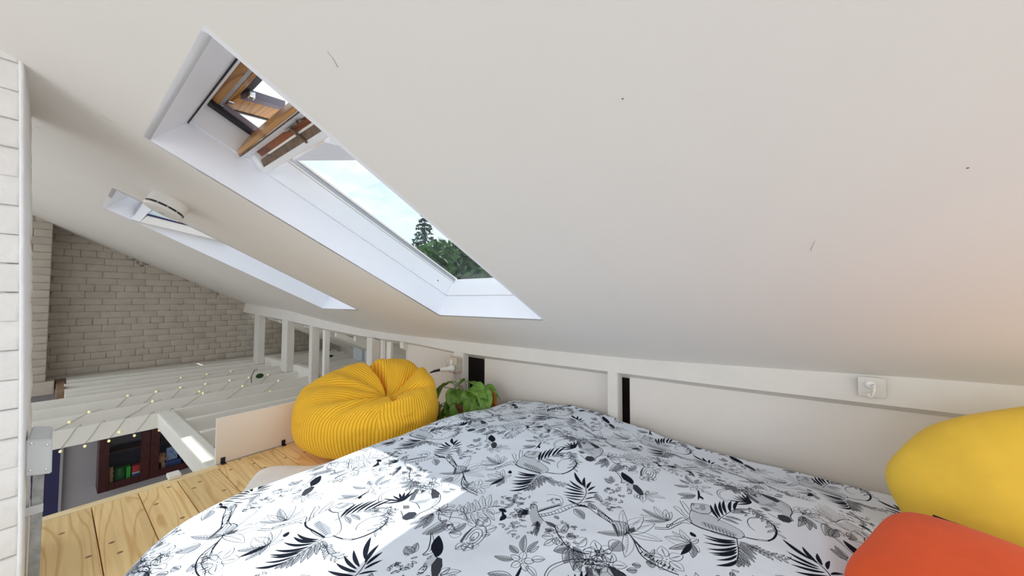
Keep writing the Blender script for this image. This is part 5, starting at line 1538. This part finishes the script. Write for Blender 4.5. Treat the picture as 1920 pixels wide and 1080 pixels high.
# ------------------------------------------------------------------ fairy lights wrapped round the joists
def fairy(yj, x0, x1, pitch, label, seed, slack=.0):
    rs = random.Random(seed); root = empty('fairy_light_string', ((x0 + x1) / 2, yj, 0), label, 'fairy lights', 'fairy lights on the joists')
    th = .055; pts = []; x = x0; bulbs = []
    while x < x1:
        p = pitch * rs.uniform(.85, 1.2)
        pts += [(x, yj - .004, -.128 - rs.uniform(0, .006)), (x + .36 * p, yj - .005, -.06), (x + .62 * p, yj - .003, .004), (x + .75 * p, yj + th / 2, .006), (x + .85 * p, yj + th + .004, .0), (x + .95 * p, yj + th + .005, -.128), (x + p, yj + th / 2, -.132)]
        bulbs.append((x + .02 * p, yj - .014, -.142) if seed == 1 else (x + .66 * p, yj + rs.uniform(0, .03), .014))
        if rs.random() < .35: bulbs.append((x + .4 * p, yj - .016, -.06 + rs.uniform(-.03, .03)))
        x += p
    tube('wire', [tuple(q) for q in smooth([np.array(q) for q in pts], 3)], .0014, M['wire'], root, 5)
    bm = bmesh.new(); bmesh.ops.create_uvsphere(bm, u_segments=10, v_segments=7, radius=.0085)
    for v in bm.verts: v.co.z *= 1.25
    bme = bpy.data.meshes.new('bulb'); bm.to_mesh(bme); bm.free(); bme.materials.append(M['bulb'])
    for b in bulbs:
        o = bpy.data.objects.new('bulb', bme); COL.objects.link(o); o.parent = root; o.matrix_parent_inverse = parent_inv(root); o.location = b
    return root
fairy(4.17, .06, .60, .125, 'string of warm bulbs hanging from the nearest full joist, over the cabinet', 1)
fairy(4.62, -.05, 1.6, .33, 'sparse string of warm bulbs on the second full joist', 2)
fairy(5.08, .35, 1.72, .19, 'string of warm bulbs on the third full joist, around the green leaf', 3)
fairy(5.72, .8, 1.5, .25, 'short string of warm bulbs on a joist near the gable', 4)

# small climbing shoots between the joists
def shoot(name, p, label, leaves):
    r = empty(name, p, label, 'plant', 'small shoots among the joists'); p = Vector(p)
    tube('stem', [p + Vector(q) for q in [(-.03, 0, -.08), (-.03, 0, 0), (0, 0, .07), (.03, 0, .075)]], .004, M['leafd'], r, 6)
    for q, rr in leaves: ell('leaf', p + Vector(q), rr, M['leafd'], r, 12, 8)
shoot('climbing_shoot', (1.49, 5.02, .04), 'thin dark stem with one round green leaf on the third joist', [((.055, 0, -.01), (.042, .008, .03))])
shoot('climbing_shoot', (2.52, 5.40, .12), 'small dark shoot seen between the grooved post and the next', [((.05, 0, -.02), (.05, .01, .02)), ((-.03, 0, .06), (.04, .01, .012)), ((.03, 0, .075), (.03, .01, .012))])

# ------------------------------------------------------------------ outside: ground and trees
gr = obj('ground', [(-60, -60, -6.5), (90, -60, -6.5), (90, 90, -6.5), (-60, 90, -6.5)], [(0, 1, 2, 3)], M['ground']); tag(gr, None, None, None, 'structure')
def tree(name, x, y, h, R, mat, label, seed, conifer=False, n=9000, ls=.16):
    rs = np.random.RandomState(seed); root = empty(name, (x, y, -6.5), label, 'tree', 'trees beyond the roof window')
    tube('trunk', [(x, y, -6.6), (x + .1, y, -6.5 + h * .5), (x, y, -6.5 + h * (.97 if conifer else .75))], [.28, .18, .03], M['bark'], root, 8)
    C = []
    if conifer:
        L = 26
        for k in range(L):
            f = k / L; z = -6.5 + h * (.25 + .74 * f); rad = R * (1 - f) ** .8 + .12
            for b in range(7 + int(5 * (1 - f))):
                a = rs.rand() * 6.28; m = int(6 + 26 * (1 - f)); t = rs.rand(m) ** .7
                C.append(np.c_[x + np.cos(a) * rad * t + rs.randn(m) * .07, y + np.sin(a) * rad * t + rs.randn(m) * .07, z - .25 * rad * t ** 2 + rs.randn(m) * .05 + .10 * t])
        C = np.vstack(C)
    else:
        blobs = [(rs.randn(3) * np.array([R * .42, R * .42, h * .13]) + np.array([x, y, -6.5 + h * .66]), R * rs.uniform(.3, .52)) for _ in range(26)]
        for c, r in blobs:
            v = rs.randn(n // 26, 3); v /= np.linalg.norm(v, axis=1)[:, None]; C.append(c + v * r * (rs.rand(len(v))[:, None] ** .25) * np.array([1, 1, .8]))
        C = np.vstack(C)
    m = len(C); d1 = rs.randn(m, 3); d1 /= np.linalg.norm(d1, axis=1)[:, None]; d2 = np.cross(d1, rs.randn(m, 3)); d2 /= np.linalg.norm(d2, axis=1)[:, None]
    s = ls * rs.uniform(.6, 1.3, (m, 1)); V = np.stack([C - d1 * s, C + d2 * s * .5, C + d1 * s, C - d2 * s * .5], 1).reshape(-1, 3)
    me = bpy.data.meshes.new('foliage'); me.vertices.add(4 * m); me.vertices.foreach_set('co', V.astype(np.float32).ravel()); me.loops.add(4 * m); me.loops.foreach_set('vertex_index', np.arange(4 * m, dtype=np.int32)); me.polygons.add(m); me.polygons.foreach_set('loop_start', np.arange(0, 4 * m, 4, dtype=np.int32)); me.update(calc_edges=True); me.validate()
    o = link('foliage', me, mat, root); tag(o, None, None, None, 'stuff')
    return root
def at(az, D): return D * math.cos(R_(az)), D * math.sin(R_(az))
"""trees placed by bearing and distance from the house"""
x, y = at(51.2, 37); tree('conifer', x, y, 17.0, 3.6, M['fol3'], 'tall dark conifer with a pointed top behind the leafy trees', 1, True, ls=.22)
x, y = at(50.6, 25); tree('leafy_tree', x, y, 12.0, 2.3, M['fol2'], 'yellow-green leafy tree in front of the conifer', 2, n=12000, ls=.17)
x, y = at(43.5, 15); tree('leafy_tree', x, y, 11.4, 3.0, M['fol'], 'dense dark green tree filling the lower corner of the roof window', 3, n=20000, ls=.17)
x, y = at(17.0, 17); tree('leafy_tree', x, y, 10.5, 2.6, M['fol'], 'dark green tree at the right, mostly hidden by the ceiling', 4, n=12000, ls=.2)
x, y = at(60.0, 23); tree('leafy_tree', x, y, 9.0, 2.2, M['fol2'], 'low bushy tree at the left behind the window jamb', 5, n=9000, ls=.2)
